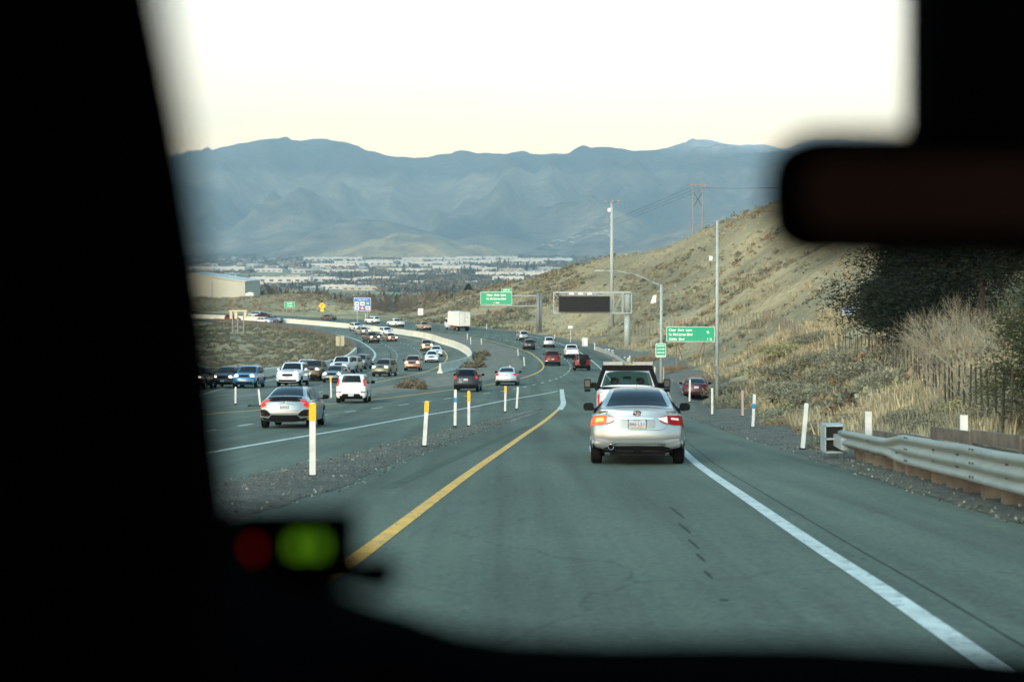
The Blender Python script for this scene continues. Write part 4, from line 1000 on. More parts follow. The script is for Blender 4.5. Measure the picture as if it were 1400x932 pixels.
for px, yt, yb, Y, lb in ((1187, 562, 596, 30.5, 'white marker on a timber post behind the guardrail end'), (1317.5, 567, 602, 25.5, 'white marker on a timber post behind the middle of the guardrail')):
    X, Y, Z = gnd(px, Y); th = thing('marker_post', lb, 'marker post', (X, Y, Z), 0, 'guardrail marker posts')
    zt, zb = (HZ - yt) / F * Y - Z, (HZ - yb) / F * Y - Z
    b = MB(); b.box((0, .03, zt / 2 - .05), (.13, .05, zt - .1)); b.build('timber_stake', WOOD2, th)
    b = MB(); b.box((0, -.01, (zt + zb) / 2), (.14, .02, zt - zb)); b.build('reflective_panel', PWH, th)
X, Y, Z = gnd(1269, 72); th = thing('marker_post', 'white marker high on the slope in front of the dark conifer', 'marker post', (X, Y, Z)); zt, zb = (HZ - 416) / F * Y - Z, (HZ - 436) / F * Y - Z
b = MB(); b.box((0, 0, max(zt, .5) / 2), (.06, .04, max(zt, .5) - .02)); b.build('stake', WOOD2, th); b = MB(); b.box((0, -.04, (zt + zb) / 2), (.16, .02, zt - zb)); b.build('reflective_panel', PWH, th)
# ---- guardrail
def gx(Y): return interp(Y, [2, 16.4, 22, 29.2], [5.15, 5.95, 6.3, 6.75])
TH = [(-.0, 0), (.08, .03), (.08, .09), (0, .13), (0, .16), (.08, .20), (.08, .27), (0, .31), (0, .345), (.08, .385), (.08, .45), (0, .48)]
WB_ = [(0, 0), (.08, .03), (.08, .09), (0, .13), (0, .145), (0, .15), (0, .155), (0, .16), (0, .18), (.08, .22), (.08, .28), (0, .31)]
gr = thing('guardrail', 'galvanised corrugated guardrail on timber posts along the right shoulder', 'guardrail', (gx(16), 16, zr(16)))
def loc(p): return (p[0] - gx(16), p[1] - 16, p[2] - zr(16))
def rail(Y0, Y1, name):
    P = []; k = int((Y1 - Y0) / .15)
    for i in range(k + 1):
        Y = lerp(Y0, Y1, i / k); t = min(1, max(0, (24.6 - Y) / 1.6)); t = t * t * (3 - 2 * t); r = []
        z0 = lerp(.30, .24, t) + .012 * noise.noise(Vector((Y * .6, 0, 0)))
        for a, b in zip(WB_, TH):
            r.append(loc((gx(Y) - lerp(a[0], b[0], t) - .03 * noise.noise(Vector((Y * .35, 3, 0))), Y, zr(Y) + z0 + lerp(a[1], b[1], t))))
        P.append(r)
    g = MB(); g.grid(P); o = g.build(name, mat('rail_zinc', (.19, .235, .215), .6, metal=.15, var=.12, vscale=2.5), gr, smooth=True); return o
GEO = [(3, 7), (7, 10.8), (10.8, 14.6), (14.6, 18.4), (18.4, 22.4), (22.4, 25.6), (25.6, 29.1)]
for a, b in GEO:
    o = rail(a, b + .06, 'rail_beam'); g = MB()
    for Y in (a + .1, a + .25):
        t = min(1, max(0, (24.6 - Y) / 1.6)); 
        for h in ((.06, .24, .42) if t > .5 else (.06, .25)): g.tube(loc((gx(Y) - .085, Y, zr(Y) + .27 + h)), loc((gx(Y) - .10, Y, zr(Y) + .27 + h)), .016, n=6)
    for k in range(2):
        Y = a + 1.2 + k * 1.4
        for h in (.155, .32): g.tube(loc((gx(Y) - .0, Y, zr(Y) + .25 + h)), loc((gx(Y) - .035, Y, zr(Y) + .25 + h)), .014, n=6)
    g.build('bolts', mat('bolt_dark', (.05, .05, .05), .6), o)
for i in range(24):
    Y = 28.4 - i * .95
    g = MB(); g.box(loc((gx(Y) + .26, Y, zr(Y) + .22)), (.20, .20, .62)); g.box(loc((gx(Y) + .09, Y, zr(Y) + .42)), (.13, .18, .30)); g.build('rail_post', WOOD2 if i % 3 else WOOD, gr)
Y = 29.2; g = MB(); bx_, by_, bz_ = loc((gx(Y) - .13, Y, zr(Y) + .42))
for z in (-.27, 0, .27): g.box((bx_, by_ + .18, bz_ + z), (.40, .42, .03))
g.box((bx_ - .19, by_ + .18, bz_), (.025, .42, .56)); g.box((bx_ + .19, by_ + .18, bz_), (.025, .42, .56)); g.build('end_terminal', GALV, gr)
g = MB(); g.box((bx_, by_ + .2, bz_), (.34, .3, .50)); g.build('terminal_inside', BKP, gr)
g = MB(); g.box((bx_ + .06, by_ - .3, bz_ - .02), (.14, .7, .24)); g.build('terminal_head', GALV, gr)
# timber lagging behind the guardrail
tw = thing('timber_wall', 'low brown timber retaining wall behind the guardrail', 'retaining wall', (gx(20) + 1.0, 20, zr(20)))
for i in range(9):
    Y = 6 + i * 2.7; L = 2.62; a = (gx(Y) + .95 - gx(20) - 1.0, Y - 20, zr(Y) - zr(20)); sl = (zr(Y + 1) - zr(Y)); dx = gx(Y + 1) - gx(Y)
    n = 3 if i < 7 else 2
    for k in range(n):
        p = MB(); M_ = Matrix.Translation((a[0] + .04 * (k % 2), a[1] + L / 2, a[2] + .24 + .23 * k + (.03 if i % 2 else 0) + .5 * L * sl)) @ Matrix.Rotation(math.atan(sl), 4, 'X') @ Matrix.Rotation(-math.atan(dx), 4, 'Z')
        p.box((0, 0, 0), (.09, L, .195), M=M_); p.build('plank', WOOD, tw)
    p = MB(); p.box((a[0] - .06, a[1], a[2] + .32), (.12, .14, .66)); p.build('stake', WOOD2, tw)
# ---- signs
def panel(th, w_, h, m, loc_=(0, 0, 0), border=True, name='sign_panel', bm=None):
    b = MB(); x, y, z = loc_; r = min(.12, h * .12)
    pts = []
    for cx_, cz_, a0 in ((w_ / 2 - r, h / 2 - r, 0), (-w_ / 2 + r, h / 2 - r, 90), (-w_ / 2 + r, -h / 2 + r, 180), (w_ / 2 - r, -h / 2 + r, 270)):
        for k in range(4): t = R(a0 + 30 * k); pts.append((x + cx_ + r * math.cos(t), z + cz_ + r * math.sin(t)))
    b.prism(pts[::-1], y - .03, y + .03); o = b.build(name, bm or (SWH if border else m), th)
    if border:
        s_ = 1 - .09 * min(1, .5 / h * 2); k = .035 * max(1, h / 1.6)
        q = [((px - x) * (1 - 2 * k / w_) + x, (pz - z) * (1 - 2 * k / h) + z) for px, pz in pts]
        b = MB(); b.prism(q[::-1], y - .038, y - .02); b.build('sign_face', m, o)
    return o
def sign_at(px0, px1, py0, py1, Y, name, label, cat, rz=0):
    X = ((px0 + px1) / 2 - CX) / F * Y; Z = (HZ - (py0 + py1) / 2) / F * Y; w_ = (px1 - px0) / F * Y; h = (py1 - py0) / F * Y
    return X, Z, w_, h
def words(p, lines, w_, h, y=-.046):
    for s_, size, x, z, al in lines: text_mesh(s_, size, SWH, p, (x, y, z), align=al, ext=.003, bold=size * .022, sx=.92)
# big green sign, right
Y = 147; X, Z, W_, H_ = sign_at(911, 977, 446.5, 467, Y, '', '', ''); gz = ground(X, Y)
th = thing('road_sign', 'wide green sign reading Clear Acre Lane, McCarran and Oddie Blvd on the hill foot', 'road sign', (X, Y, gz)); p = panel(th, W_, H_, SGN, (0, 0, Z - gz))
zc = Z - gz; words(p, [('Clear  Acre  Lane', .36, -W_ / 2 + .25, zc + .32, 'LEFT'), ('N. McCarran Blvd', .36, -W_ / 2 + .25, zc - .14, 'LEFT'), ('Oddie  Blvd', .36, -W_ / 2 + .25, zc - .62, 'LEFT'), ('¾', .42, W_ / 2 - .85, zc + .06, 'LEFT'), ('1 ¼', .38, W_ / 2 - .25, zc - .62, 'RIGHT')], W_, H_)
for x in (-1.45, 1.45): b = MB(); b.box((x, .12, (zc) / 2 - .1), (.12, .12, zc + .2)); b.build('post', WOOD2, th)
for x in (-1, 1): b = MB(); b.tube((x * 1.45, .18, zc - .7), (x * .5, .9, -.1), .05, n=6); b.build('brace', WOOD2, th)
# gantry sign with exit tab, left
Y = 295; X, Z, W_, H_ = sign_at(657, 700, 399, 416.5, Y, '', '', ''); Xp = (736 - CX) / F * Y; gz = ground(Xp, Y)
th = thing('cantilever_sign', 'green Clear Acre Lane sign with exit tab on a grey cantilever arm', 'road sign', (Xp, Y, gz)); zc = Z - gz; xc = X - Xp
p = panel(th, W_, H_, SGN, (xc, -.3, zc)); words(p, [('Clear  Acre  Lane', .60, xc, zc + .50, 'CENTER'), ('N. McCarran Blvd', .60, xc, zc - .28, 'CENTER'), ('¼  MILE', .40, xc, zc - 1.05, 'CENTER')], W_, H_, -.35)
t_ = panel(th, 2.2, .72, SGN, (xc + W_ / 2 - 1.15, -.3, zc + H_ / 2 + .38), name='exit_tab'); text_mesh('EXIT 70', .38, SWH, t_, (xc + W_ / 2 - 1.15, -.35, zc + H_ / 2 + .24), align='CENTER', ext=.003, bold=.008)
b = MB(); b.tube((0, 0, -.6), (0, 0, (HZ - 401) / F * Y - gz), .42, .36, 16); b.tube((.55, .2, -.6), (.55, .2, (HZ - 401) / F * Y - gz), .25, .25, 12); b.build('column', GALD, th, smooth=True)
b = MB(); za = zc - H_ / 2 - .25; b.tube((xc - W_ / 2, 0, za), (-.3, 0, za), .10, .12, 8); b.tube((xc - W_ / 2, 0, zc + .5), (0, 0, zc + .5), .14, .16, 8); b.build('arm', GALV, th)
# message board gantry
Y = 222; Xp = (857.5 - CX) / F * Y; gz = ground(Xp, Y); q = lambda px, py: ((px - 857.5) / F * Y, (HZ - py) / F * Y - gz)
th = thing('message_board_gantry', 'grey cantilever truss gantry carrying a blank black message board', 'gantry', (Xp, Y, gz))
b = MB(); b.tube((0, 0, -.5), (0, 0, q(0, 427)[1]), .50, .48, 20); b.tube((0, 0, q(0, 427)[1]), (0, 0, q(0, 399)[1]), .62, .62, 20); b.build('column', GALV, th, smooth=True)
x0, x1 = q(757, 0)[0], q(862.5, 0)[0]; zt, zb = q(0, 399.5)[1], q(0, 427.5)[1]
for y in (-.9, .9):
    for z in (zt, zb):
        b = MB(); b.box(((x0 + x1) / 2, y, z), (x1 - x0, .18, .2)); b.build('truss_chord', GALV, th)
    nb = 5; xs = [x0, q(780, 0)[0], q(812, 0)[0], q(838, 0)[0], q(851, 0)[0], x1]
    b = MB()
    for x in xs: b.box((x, y, (zt + zb) / 2), (.14, .14, zt - zb - .21))
    for i in range(5):
        a, c = (zb, zt) if i % 2 else (zt, zb); 
        b.tube((xs[i], y, a), (xs[i + 1], y, c), .06, n=6)
    b.build('truss_web', GALV, th)
b = MB()
for x in xs:
    for z in (zt, zb): b.box((x, 0, z), (.1, 1.7, .1))
b.build('truss_web', GALV, th)
xa, za_ = q(763.5, 426); xb, zb_ = q(833, 404.5); b = MB(); b.box(((xa + xb) / 2, -1.25, (za_ + zb_) / 2), (xb - xa, .5, zb_ - za_)); bd = b.build('message_board', BKP, th)
b = MB(); 
for x in (xa + .02, xb - .02): b.box((x, -1.52, (za_ + zb_) / 2), (.10, .06, zb_ - za_))
for z in (za_ + .05, zb_ - .05): b.box(((xa + xb) / 2, -1.52, z), (xb - xa - .12, .06, .10))
b.build('board_frame', mat('frame_dark', (.03, .035, .035), .6), bd)
b = MB(); 
for k in range(26): b.box((lerp(xa, xb, (k + .5) / 26), -1.503, (za_ + zb_) / 2), (.02, .01, zb_ - za_ - .2))
b.build('board_grooves', mat('groove', (.02, .022, .022), .7), bd)
b = MB(); b.box(((xa + xb) / 2, -.9, zb_ + .22), (xb - xa, .9, .06)); b.build('walkway', GALV, th)
for x in (xa + .6, xa + 2, xa + 3.4, xa + 4.8, xa + 6.4): b = MB(); b.box((x, -1.1, zb_ + .38), (.7 if x < 3 else .4, .3, .22)); b.build('light_box', GALD if x < xa + 1 or x > xa + 6 else SWH, th)
# poles
def lightpole(px, yt, Y, label, r0, r1, nm='light_pole', parts=None):
    X, Y, gz = gnd(px, Y); th = thing(nm, label, 'light pole', (X, Y, gz)); h = (HZ - yt) / F * Y - gz
    b = MB(); b.tube((0, 0, -.3), (0, 0, h), r0, r1, 14); b.build('pole', GALV, th, smooth=True); b = MB(); b.box((0, 0, .06), (r0 * 4, r0 * 4, .12)); b.build('base_plate', GALD, th)
    return th, h
th, h = lightpole(836.5, 275, 262, 'tallest grey mast on the hill, rising beside the message board', .42, .26, 'light_mast')
b = MB()
for k in range(3): a = k * 2.1 + .4; b.tube((0, 0, h - .4), (1.3 * math.cos(a), 1.3 * math.sin(a), h - .1), .05, n=6); b.box((1.3 * math.cos(a), 1.3 * math.sin(a), h), (.5, .4, .3))
b.build('lamp_cluster', GALD, th)
b = MB(); b.box((-.5, 0, h * .93), (.5, .4, .6)); b.build('control_box', SWH, th)
th, h = lightpole(980.5, 302, 91, 'straight grey pole right of the green hill sign, small camera on it', .13, .085, 'camera_pole')
b = MB(); zc = (HZ - 352) / F * 91 - ground(*gnd(980.5, 91)[:2]); b.tube((0, 0, zc), (-.35, -.1, zc), .025, n=6); b.build('camera_arm', GALV, th)
b = MB(); b.lathe([(.001, -.16), (.10, -.14), (.12, 0), (.09, .12), (.001, .14)], 'z', (-.42, -.1, zc - .05), 12); b.prism([(-.62, zc + .14), (-.30, zc - .02), (-.34, zc + .06)], -.18, -.02); b.build('camera', SWH, th, smooth=False)
b = MB(); b.box((-.02, -.15, 2.2), (.22, .18, .5)); b.build('control_box', GALD, th)
th, h = lightpole(904, 389, 104, 'street light with a long curved arm and small green highway sign on its pole', .13, .10, 'street_light')
b = MB(); b.path([(0, 0, h - .1), (-.7, 0, h + .22), (-1.9, 0, h + .75), (-3.2, 0, h + .98), (-4.2, 0, h + 1.0)], [.06, .045, .035, .03, .03], 8); b.build('arm', GALV, th, smooth=True)
b = MB(); b.prism([(-4.95, h + .98), (-4.2, h + .95), (-4.15, h + 1.06), (-4.8, h + 1.08)], -.14, .14); b.build('lamp_head', GALV, th)
X0, Y0, g0 = gnd(904, 104); zc = (HZ - 478.5) / F * 104 - g0; p = panel(th, .76, 1.02, SGN, (-.05, -.18, zc), name='highway_sign')
for k, s_ in enumerate(('MARTIN', 'LUTHER', 'KING JR', 'HIGHWAY')): text_mesh(s_, .15, SWH, p, (-.05, -.226, zc + .28 - k * .245), align='CENTER', ext=.002, bold=.004)
# ribbon-like white banner on a hillside pole
X, Y, gz = gnd(889, 150); th = thing('hillside_flag', 'small white banner on a leaning stick on the hillside', 'flag', (X, Y, gz)); zt = (HZ - 410) / F * Y - gz
b = MB(); b.tube((-.2, 0, -.1), (.1, 0, zt), .03, n=6); b.build('stick', WOOD2, th); b = MB(); b.prism([(.0, zt - .4), (.35, zt - .3), (.5, zt + .5), (.3, zt + .45)], -.02, .02); b.prism([(.38, zt - .2), (.6, zt - .3), (.62, zt + .5), (.52, zt + .5)], -.06, -.03); b.build('banner', SWH, th)
# cabinet and small posts near the gantry
X, Y, gz = gnd(799.5, 236); th = thing('roadside_cabinet', 'white equipment cabinet on the bank under the message board', 'cabinet', (X, Y, gz)); b = MB(); b.box((0, 0, .75), (.95, .5, 1.5)); o = b.build('housing', PWH, th); b = MB(); b.box((.1, -.255, .8), (.6, .02, 1.1)); b.build('door', SWH, th); b = MB(); b.box((0, 0, 1.53), (1.02, .58, .06)); b.build('lid', GALV, th)
X, Y, gz = gnd(780, 250); th = thing('small_sign', 'thin post with two small white plates beside the cabinet', 'sign', (X, Y, gz)); b = MB(); b.tube((0, 0, -.1), (0, 0, 2.9), .06, n=6); b.build('post', PWH, th); b = MB(); b.box((-.25, -.07, 2.7), (.32, .03, .45)); b.box((.18, -.07, 2.7), (.32, .03, .45)); b.build('plate', SWH, th)
# services sign
Y = 352; X, Z, W_, H_ = sign_at(484, 507, 407, 425, Y, '', '', ''); gz = ground(X, Y)
th = thing('services_sign', 'blue services sign with six logo squares beyond the far bend', 'road sign', (X, Y, gz)); zc = Z - gz; p = panel(th, W_, H_, SBL, (0, 0, zc))
for x in (-1.2, 1.2): b = MB(); b.box((x, .15, zc / 2), (.15, .15, zc + .4)); b.build('post', GALV, th)
LR = mat('logo_red', (.45, .04, .04), .5); LY = mat('logo_yellow', (.75, .45, .02), .5); LB_ = mat('logo_blue', (.04, .12, .4), .5)
for i, (m1, m2) in enumerate(((SWH, LR), (SWH, LR), (SBL, LY), (SWH, LB_), (LR, SWH), (SWH, LR))):
    x = -1.32 + 1.32 * (i % 3); z = zc + (.18 if i < 3 else -.88)
    b = MB(); b.box((x, -.05, z), (1.02, .03, .84)); l = b.build('logo_plate', m1, p)
    b = MB()
    if i == 0: b.lathe([(.001, 0), (.26, 0)], 'z', (0, 0, 0), 14); o = b.build('logo', m2, l, loc=(x, -.072, z)); o.rotation_euler = (R(90), 0, 0)
    elif i == 2: b.prism([(x - .4, z + .28), (x + .4, z + .28), (x + .1, z - .28), (x - .1, z - .05)], -.08, -.066); b.build('logo', m2, l)
    elif i == 4: b.prism([(x - .3, z - .3), (x - .1, z - .3), (x, z), (x + .1, z - .3), (x + .3, z - .3), (x + .06, z + .3), (x - .06, z + .3)], -.08, -.066); b.build('logo', m2, l)
    else: b.box((x, -.072, z), (.7, .012, .34)); b.build('logo', m2, l)
text_mesh('FOOD - EXIT 70', .34, SWH, p, (0, -.045, zc + 1.0), align='CENTER', ext=.003, bold=.006)
# speed limit
X, Y, gz = gnd(575, 352); th = thing('speed_limit_sign', 'white speed limit sign on the bank above the beige pickup', 'road sign', (X, Y, gz)); zc = (HZ - 426) / F * Y - gz
b = MB(); b.tube((0, .06, -.2), (0, .06, zc + .7), .06, n=6); b.build('post', GALD, th); b = MB(); b.box((0, 0, zc), (1.25, .05, 1.6)); p = b.build('sign_panel', SWH, th)
for s_, sz, dz in (('SPEED', .26, .48), ('LIMIT', .26, .2), ('65', .75, -.62)): text_mesh(s_, sz, BKP, p, (0, -.03, zc + dz), align='CENTER', ext=.003, bold=.008)
# small green sign and warning sign on the far bank
X, Y, gz = gnd(396, 415); th = thing('road_sign', 'small green sign on two posts at the foot of the dry mound', 'road sign', (X, Y, gz)); zc = (HZ - 416.5) / F * Y - gz; p = panel(th, 3.1, 1.75, SGN, (0, 0, zc))
text_mesh('Exit 70', .5, SWH, p, (0, -.045, zc + .18), align='CENTER', ext=.003, bold=.01); text_mesh('1/4 MILE', .42, SWH, p, (0, -.045, zc - .5), align='CENTER', ext=.003, bold=.01)
for x in (-.9, .9): b = MB(); b.box((x, .12, zc / 2 + .2), (.12, .12, zc + .9)); b.build('post', GALV, th)
X, Y, gz = gnd(440.5, 392); th = thing('warning_sign', 'yellow diamond warning sign with a plate beneath, above the brown car', 'road sign', (X, Y, gz)); zc = (HZ - 418) / F * Y - gz
b = MB(); b.prism([(0, zc + 1.0), (-1.0, zc), (0, zc - 1.0), (1.0, zc)], -.03, .03); b.build('diamond', SYE, th); b = MB(); b.box((0, 0, zc - 1.25), (1.0, .05, .7)); b.build('speed_plate', SYE, th)
b = MB(); b.box((0, 0, zc + 1.2), (.5, .4, .45)); b.build('beacon', BKP, th); b = MB(); b.tube((0, .06, -.2), (0, .06, zc + 1.1), .06, n=6); b.build('post', GALD, th)
b = MB(); b.path([(-.15, -.05, zc - .45), (-.15, -.05, zc + .2), (.05, -.05, zc + .35), (.3, -.05, zc + .2)], .06, 6); b.build('curve_arrow', BKP, th)
# sign backs
X, Y, gz = gnd(326.5, 310); th = thing('road_sign', 'row of tan sign backs on three posts above the far curve', 'road sign', (X, Y, gz)); q = lambda px, py: ((px - 326.5) / F * Y, (HZ - py) / F * Y - gz)
xa, zt = q(313, 424); xb, zb = q(338, 425.6); b = MB(); b.box(((xa + xb) / 2, 0, (zt + zb) / 2), (xb - xa, .2, .3)); b.build('crossbar', mat('tan_panel', (.50, .45, .28), .7), th)
for px in (318, 325, 333): x, z = q(px, 0); b = MB(); b.box((x, 0, q(0, 440)[1] * .5 + 1.0), (.24, .16, zt)); b.build('post', GALD, th)
for px in (316, 322.5, 335): x, z = q(px, 431); b = MB(); b.box((x, -.05, z), (.6, .05, 1.5)); b.build('slat', MATS['tan_panel'], th)
X, Y, gz = gnd(465, 236); th = thing('road_sign', 'tan back of a square sign inside the brushy hollow', 'road sign', (X, Y, gz)); zc = (HZ - 466) / F * Y - gz
for x in (-.36, .36): b = MB(); b.box((x, 0, zc), (.68, .05, 1.65)); b.build('sign_panel', SBK, th)
b = MB(); b.tube((0, -.08, -.2), (0, -.08, zc + .8), .06, n=6); b.build('post', GALD, th)
# hill notice
X, Y, gz = gnd(1160, 104); th = thing('notice_board', 'blue and white notice board on dark posts left of the conifer', 'sign', (X, Y, gz)); zc = (HZ - 426) / F * Y - gz
b = MB(); b.box((0, 0, zc), (.95, .05, .62)); p = b.build('board', PWH, th); b = MB(); b.box((0, -.035, zc + .18), (.9, .02, .2)); b.box((-.12, -.035, zc - .1), (.35, .02, .14)); b.build('print', mat('print_blue', (.05, .12, .28), .5), p)
for x in (-.42, .12, .5): b = MB(); b.box((x, .06, zc / 2 + .35), (.06, .06, zc + 1.3)); b.build('post', BKP, th)
# ---- concrete barrier in the median
def barrier(name, label, fx, Y0, Y1, m, hh=.95, cat='barrier', prof=None, stp=1.):
    pts = []; Y = Y0
    while Y <= Y1: pts.append((fx(Y), Y)); Y += stp
    o0 = pts[0]; g = MB(); P = []
    prof = prof or [(-.30, -.1), (-.30, .08), (-.15, .33), (-.08, hh), (.08, hh), (.15, .33), (.30, .08), (.30, -.1)]
    for i, (x, y) in enumerate(pts):
        a = pts[max(i - 1, 0)]; b = pts[min(i + 1, len(pts) - 1)]; d = Vector((b[0] - a[0], b[1] - a[1])).normalized(); n_ = Vector((d.y, -d.x)); z = zr(y) - zr(o0[1])
        P.append([(x + n_.x * u - o0[0], y + n_.y * u - o0[1], z + h) for u, h in prof])
    g.grid(P, flip=True); k = len(prof); g.add(P[0], [tuple(range(k))]); g.add(P[-1], [tuple(range(k))[::-1]])
    o = g.build(name, m, loc=(o0[0], o0[1], zr(o0[1]))); tag(o, label, cat); return o
CB = mat('barrier_concrete', (.56, .55, .44), .9, var=.12, vscale=.35, bump=.3, bscale=3)
barrier('concrete_barrier', 'pale concrete median barrier curling back round the bend', XB, at(597, 510)[1], 385, CB, 1.05)
BR = mat('barrier_brown', (.085, .08, .06), .9, var=.25, vscale=.5)
Yt = at(486, 483)[1]
barrier('roadside_barrier', 'pale low barrier along the near edge of the oncoming lanes', XR, 119, Yt, CB, .85, 'barrier', prof=[(-.18, .1), (-.18, .82), (-.12, .86), (.12, .86), (.18, .82), (.18, .1)])
barrier('roadside_barrier', 'dark brown low barrier rimming the brushy hollow on its far side', XR, Yt + .5, 350, BR, .85, 'barrier', prof=[(-.18, -.2), (-.18, .82), (-.12, .86), (.12, .86), (.18, .82), (.18, -.2)])
for i in range(13):                                   # posts under the near rail
    Y = 120 + i * 5.2; o = tag(MB().box((0, 0, .05), (.16, .3, .5)).build('barrier_post', BR, loc=(XR(Y) + .05, Y, zr(Y))), 'dark stub post carrying the pale barrier beside the oncoming lanes', 'post', 'stub posts under the pale barrier')
# low retaining wall on the right beyond the pickup, with rubble along its top
def LW(Y): return XE(Y) + .25
barrier('retaining_wall', 'low grey concrete wall along the right shoulder beyond the work pickup', LW, 150, 222, CONC, .7, 'retaining wall', prof=[(-.12, -.2), (-.12, .62), (.12, .62), (.12, -.2)])
rr = random.Random(4)
for i in range(22):
    Y = 152 + rr.random() * 68; s_ = .12 + .16 * rr.random(); b = MB(); b.lathe([(.001, 0), (s_ * .8, s_ * .2), (s_, s_ * .6), (s_ * .5, s_), (.001, s_ * 1.1)], 'z', (0, 0, 0), 6)
    x = LW(Y) + .3 + rr.random() * .8; o = b.build('stone', mat('pale_stone', (.5, .49, .43), .9), loc=(x, Y, ground(x, Y) + .02)); o.rotation_euler = (0, .3, rr.random() * 6); o['label'] = 'pale stone lying along the top of the low grey wall'; o['category'] = 'stone'; o['group'] = 'pale stones along the low wall'
# ---- H-frame power poles and wires
WP = mat('pole_wood', (.20, .18, .13), .9)
def hframe(px, ytop, Y, label, wdt):
    X, Y, gz = gnd(px, Y); th = thing('power_pole', label, 'power pole', (X, Y, gz), 0, 'wooden H-frame power poles'); h = (HZ - ytop) / F * Y - gz; w2 = wdt / 2
    for x in (-w2, w2): b = MB(); b.tube((x, 0, -.5), (x, 0, h + .2), .17, .13, 8); b.build('pole', WP, th)
    b = MB(); b.box((0, -.2, h - .1), (wdt * 2.0, .15, .22)); b.build('crossarm', WP, th)
    b = MB(); b.tube((-w2, 0, h * .52), (w2, 0, h * .84), .06, n=6); b.tube((w2, 0, h * .52), (-w2, 0, h * .84), .06, n=6); b.build('brace', BKP, th)
    for x in (-wdt * .93, 0, wdt * .93): b = MB(); b.tube((x, -.2, h - .9), (x, -.2, h - .2), .07, n=6); b.build('insulator', GALD, th)
    return Vector((X, Y, gz)), h
A, hA = hframe(954, 252, 352, 'tall H-frame power pole standing on the crest of the hill', 2.3)
B_, hB = hframe(515, 372, 1350, 'distant H-frame power pole down in the valley, tiny', 4)
Cc, hC = hframe(1330, 225, 330, 'H-frame power pole hidden high behind the interior mirror', 2.3)
for k, x in enumerate((-2.1, 0, 2.1)):
    for (P0, h0), (P1, h1), sag, nm in (((A, hA), (B_, hB), 12, 'line running down to the valley'), ((A, hA), (Cc, hC), 1.6, 'line running right along the crest')):
        a = P0 + Vector((x, -.2, h0 - .9)); b = P1 + Vector((x, -.2, h1 - .9)); pts = []
        for i in range(41):
            t = i / 40; p = a.lerp(b, t); p.z -= sag * 4 * t * (1 - t); pts.append(p - a)
        g = MB(); g.path(pts, .035, 4); o = g.build('power_cable', mat('cable', (.03, .03, .03), .6), loc=a)
        tag(o, ('left', 'middle', 'right')[k] + ' cable of the thin power ' + nm, 'cable', 'power cables')
# ---- fences on the hill
def fence(label, pts, n, hgt, tw=.07, jit=.12, wires=2, m=WOOD2):
    P = []
    for i in range(n):
        t = i / (n - 1) * (len(pts) - 1); k = min(int(t), len(pts) - 2); f = t - k
        px = lerp(pts[k][0], pts[k + 1][0], f); Y = lerp(pts[k][1], pts[k + 1][1], f); P.append(Vector(gnd(px, Y)))
    th = thing('fence', label, 'fence', P[0]); r = random.Random(n)
    for p in P:
        h = hgt * (1 + jit * (r.random() - .5)); d = p - P[0]; b = MB(); b.tube(d + Vector((0, 0, -.2)), d + Vector(((r.random() - .5) * .15, 0, h)), tw / 2, n=5); b.build('post', m, th)
    for w_ in range(wires):
        b = MB(); b.path([p - P[0] + Vector((0, 0, hgt * (.5 + .4 * w_))) for p in P], .008, 4); b.build('wire', GALD, th)
DKW = mat('dark_stake', (.04, .037, .03), .9)
fence('line of thin stakes crossing the hillside behind the green sign', [(858, 236), (920, 210), (980, 185), (1043, 160), (1070, 138), (1092, 110)], 64, 1.25, .09)
fence('fence of dark stakes curving down behind the bare tree', [(1147, 84), (1180, 76), (1209, 66), (1240, 52), (1270, 42), (1312, 34), (1380, 27)], 46, 1.35, .048, m=DKW)
# ------------------------------------------------------------------ vegetation
def big_mesh(name, V, nf, k, tints, m, parent=None):
    """V: (n*k, 3) vertices, faces of k corners each"""
    me = bpy.data.meshes.new(name); n = len(V) // k
    me.vertices.add(len(V)); me.vertices.foreach_set('co', V.astype(np.float32).ravel())
    me.loops.add(n * k); me.loops.foreach_set('vertex_index', np.arange(n * k, dtype=np.int32))
    me.polygons.add(n); me.polygons.foreach_set('loop_start', np.arange(0, n * k, k, dtype=np.int32)); me.polygons.foreach_set('loop_total', np.full(n, k, dtype=np.int32))
    me.update(calc_edges=True); me.validate()
    if tints is not None:
        a = me.color_attributes.new('tint', 'FLOAT_COLOR', 'POINT'); c = np.concatenate([tints, np.ones((len(V), 1))], 1); a.data.foreach_set('color', c.astype(np.float32).ravel())
    me.materials.append(m); o = bpy.data.objects.new(name, me); COL.objects.link(o)
    if parent: o.parent = parent
    return o
rg = np.random.default_rng(11)
LEAF = mat('foliage', (.1, .1, .07), .9, spec=.1, attr=True)
def bush_template(n, flat=.75, up=0., leaf=.16, elong=1.):
    """n triangles through a dome of radius 1"""
    d = rg.normal(size=(n, 3)); d /= np.linalg.norm(d, axis=1)[:, None]; d[:, 2] = np.abs(d[:, 2])
    r = rg.random(n) ** .4; lump = 1 + .25 * np.sin(d[:, 0] * 5 + d[:, 1] * 4); c = d * (r * lump)[:, None]; c[:, 2] *= flat
    a = rg.normal(size=(n, 3)); a[:, 2] += up; a /= np.linalg.norm(a, axis=1)[:, None]; b = np.cross(a, rg.normal(size=(n, 3))); b /= np.linalg.norm(b, axis=1)[:, None]
    s = leaf * (.6 + .8 * rg.random(n))[:, None]
    return np.stack([c - b * s * .5, c + b * s * .5, c + a * s * 1.5 * elong], 1)   # n,3,3
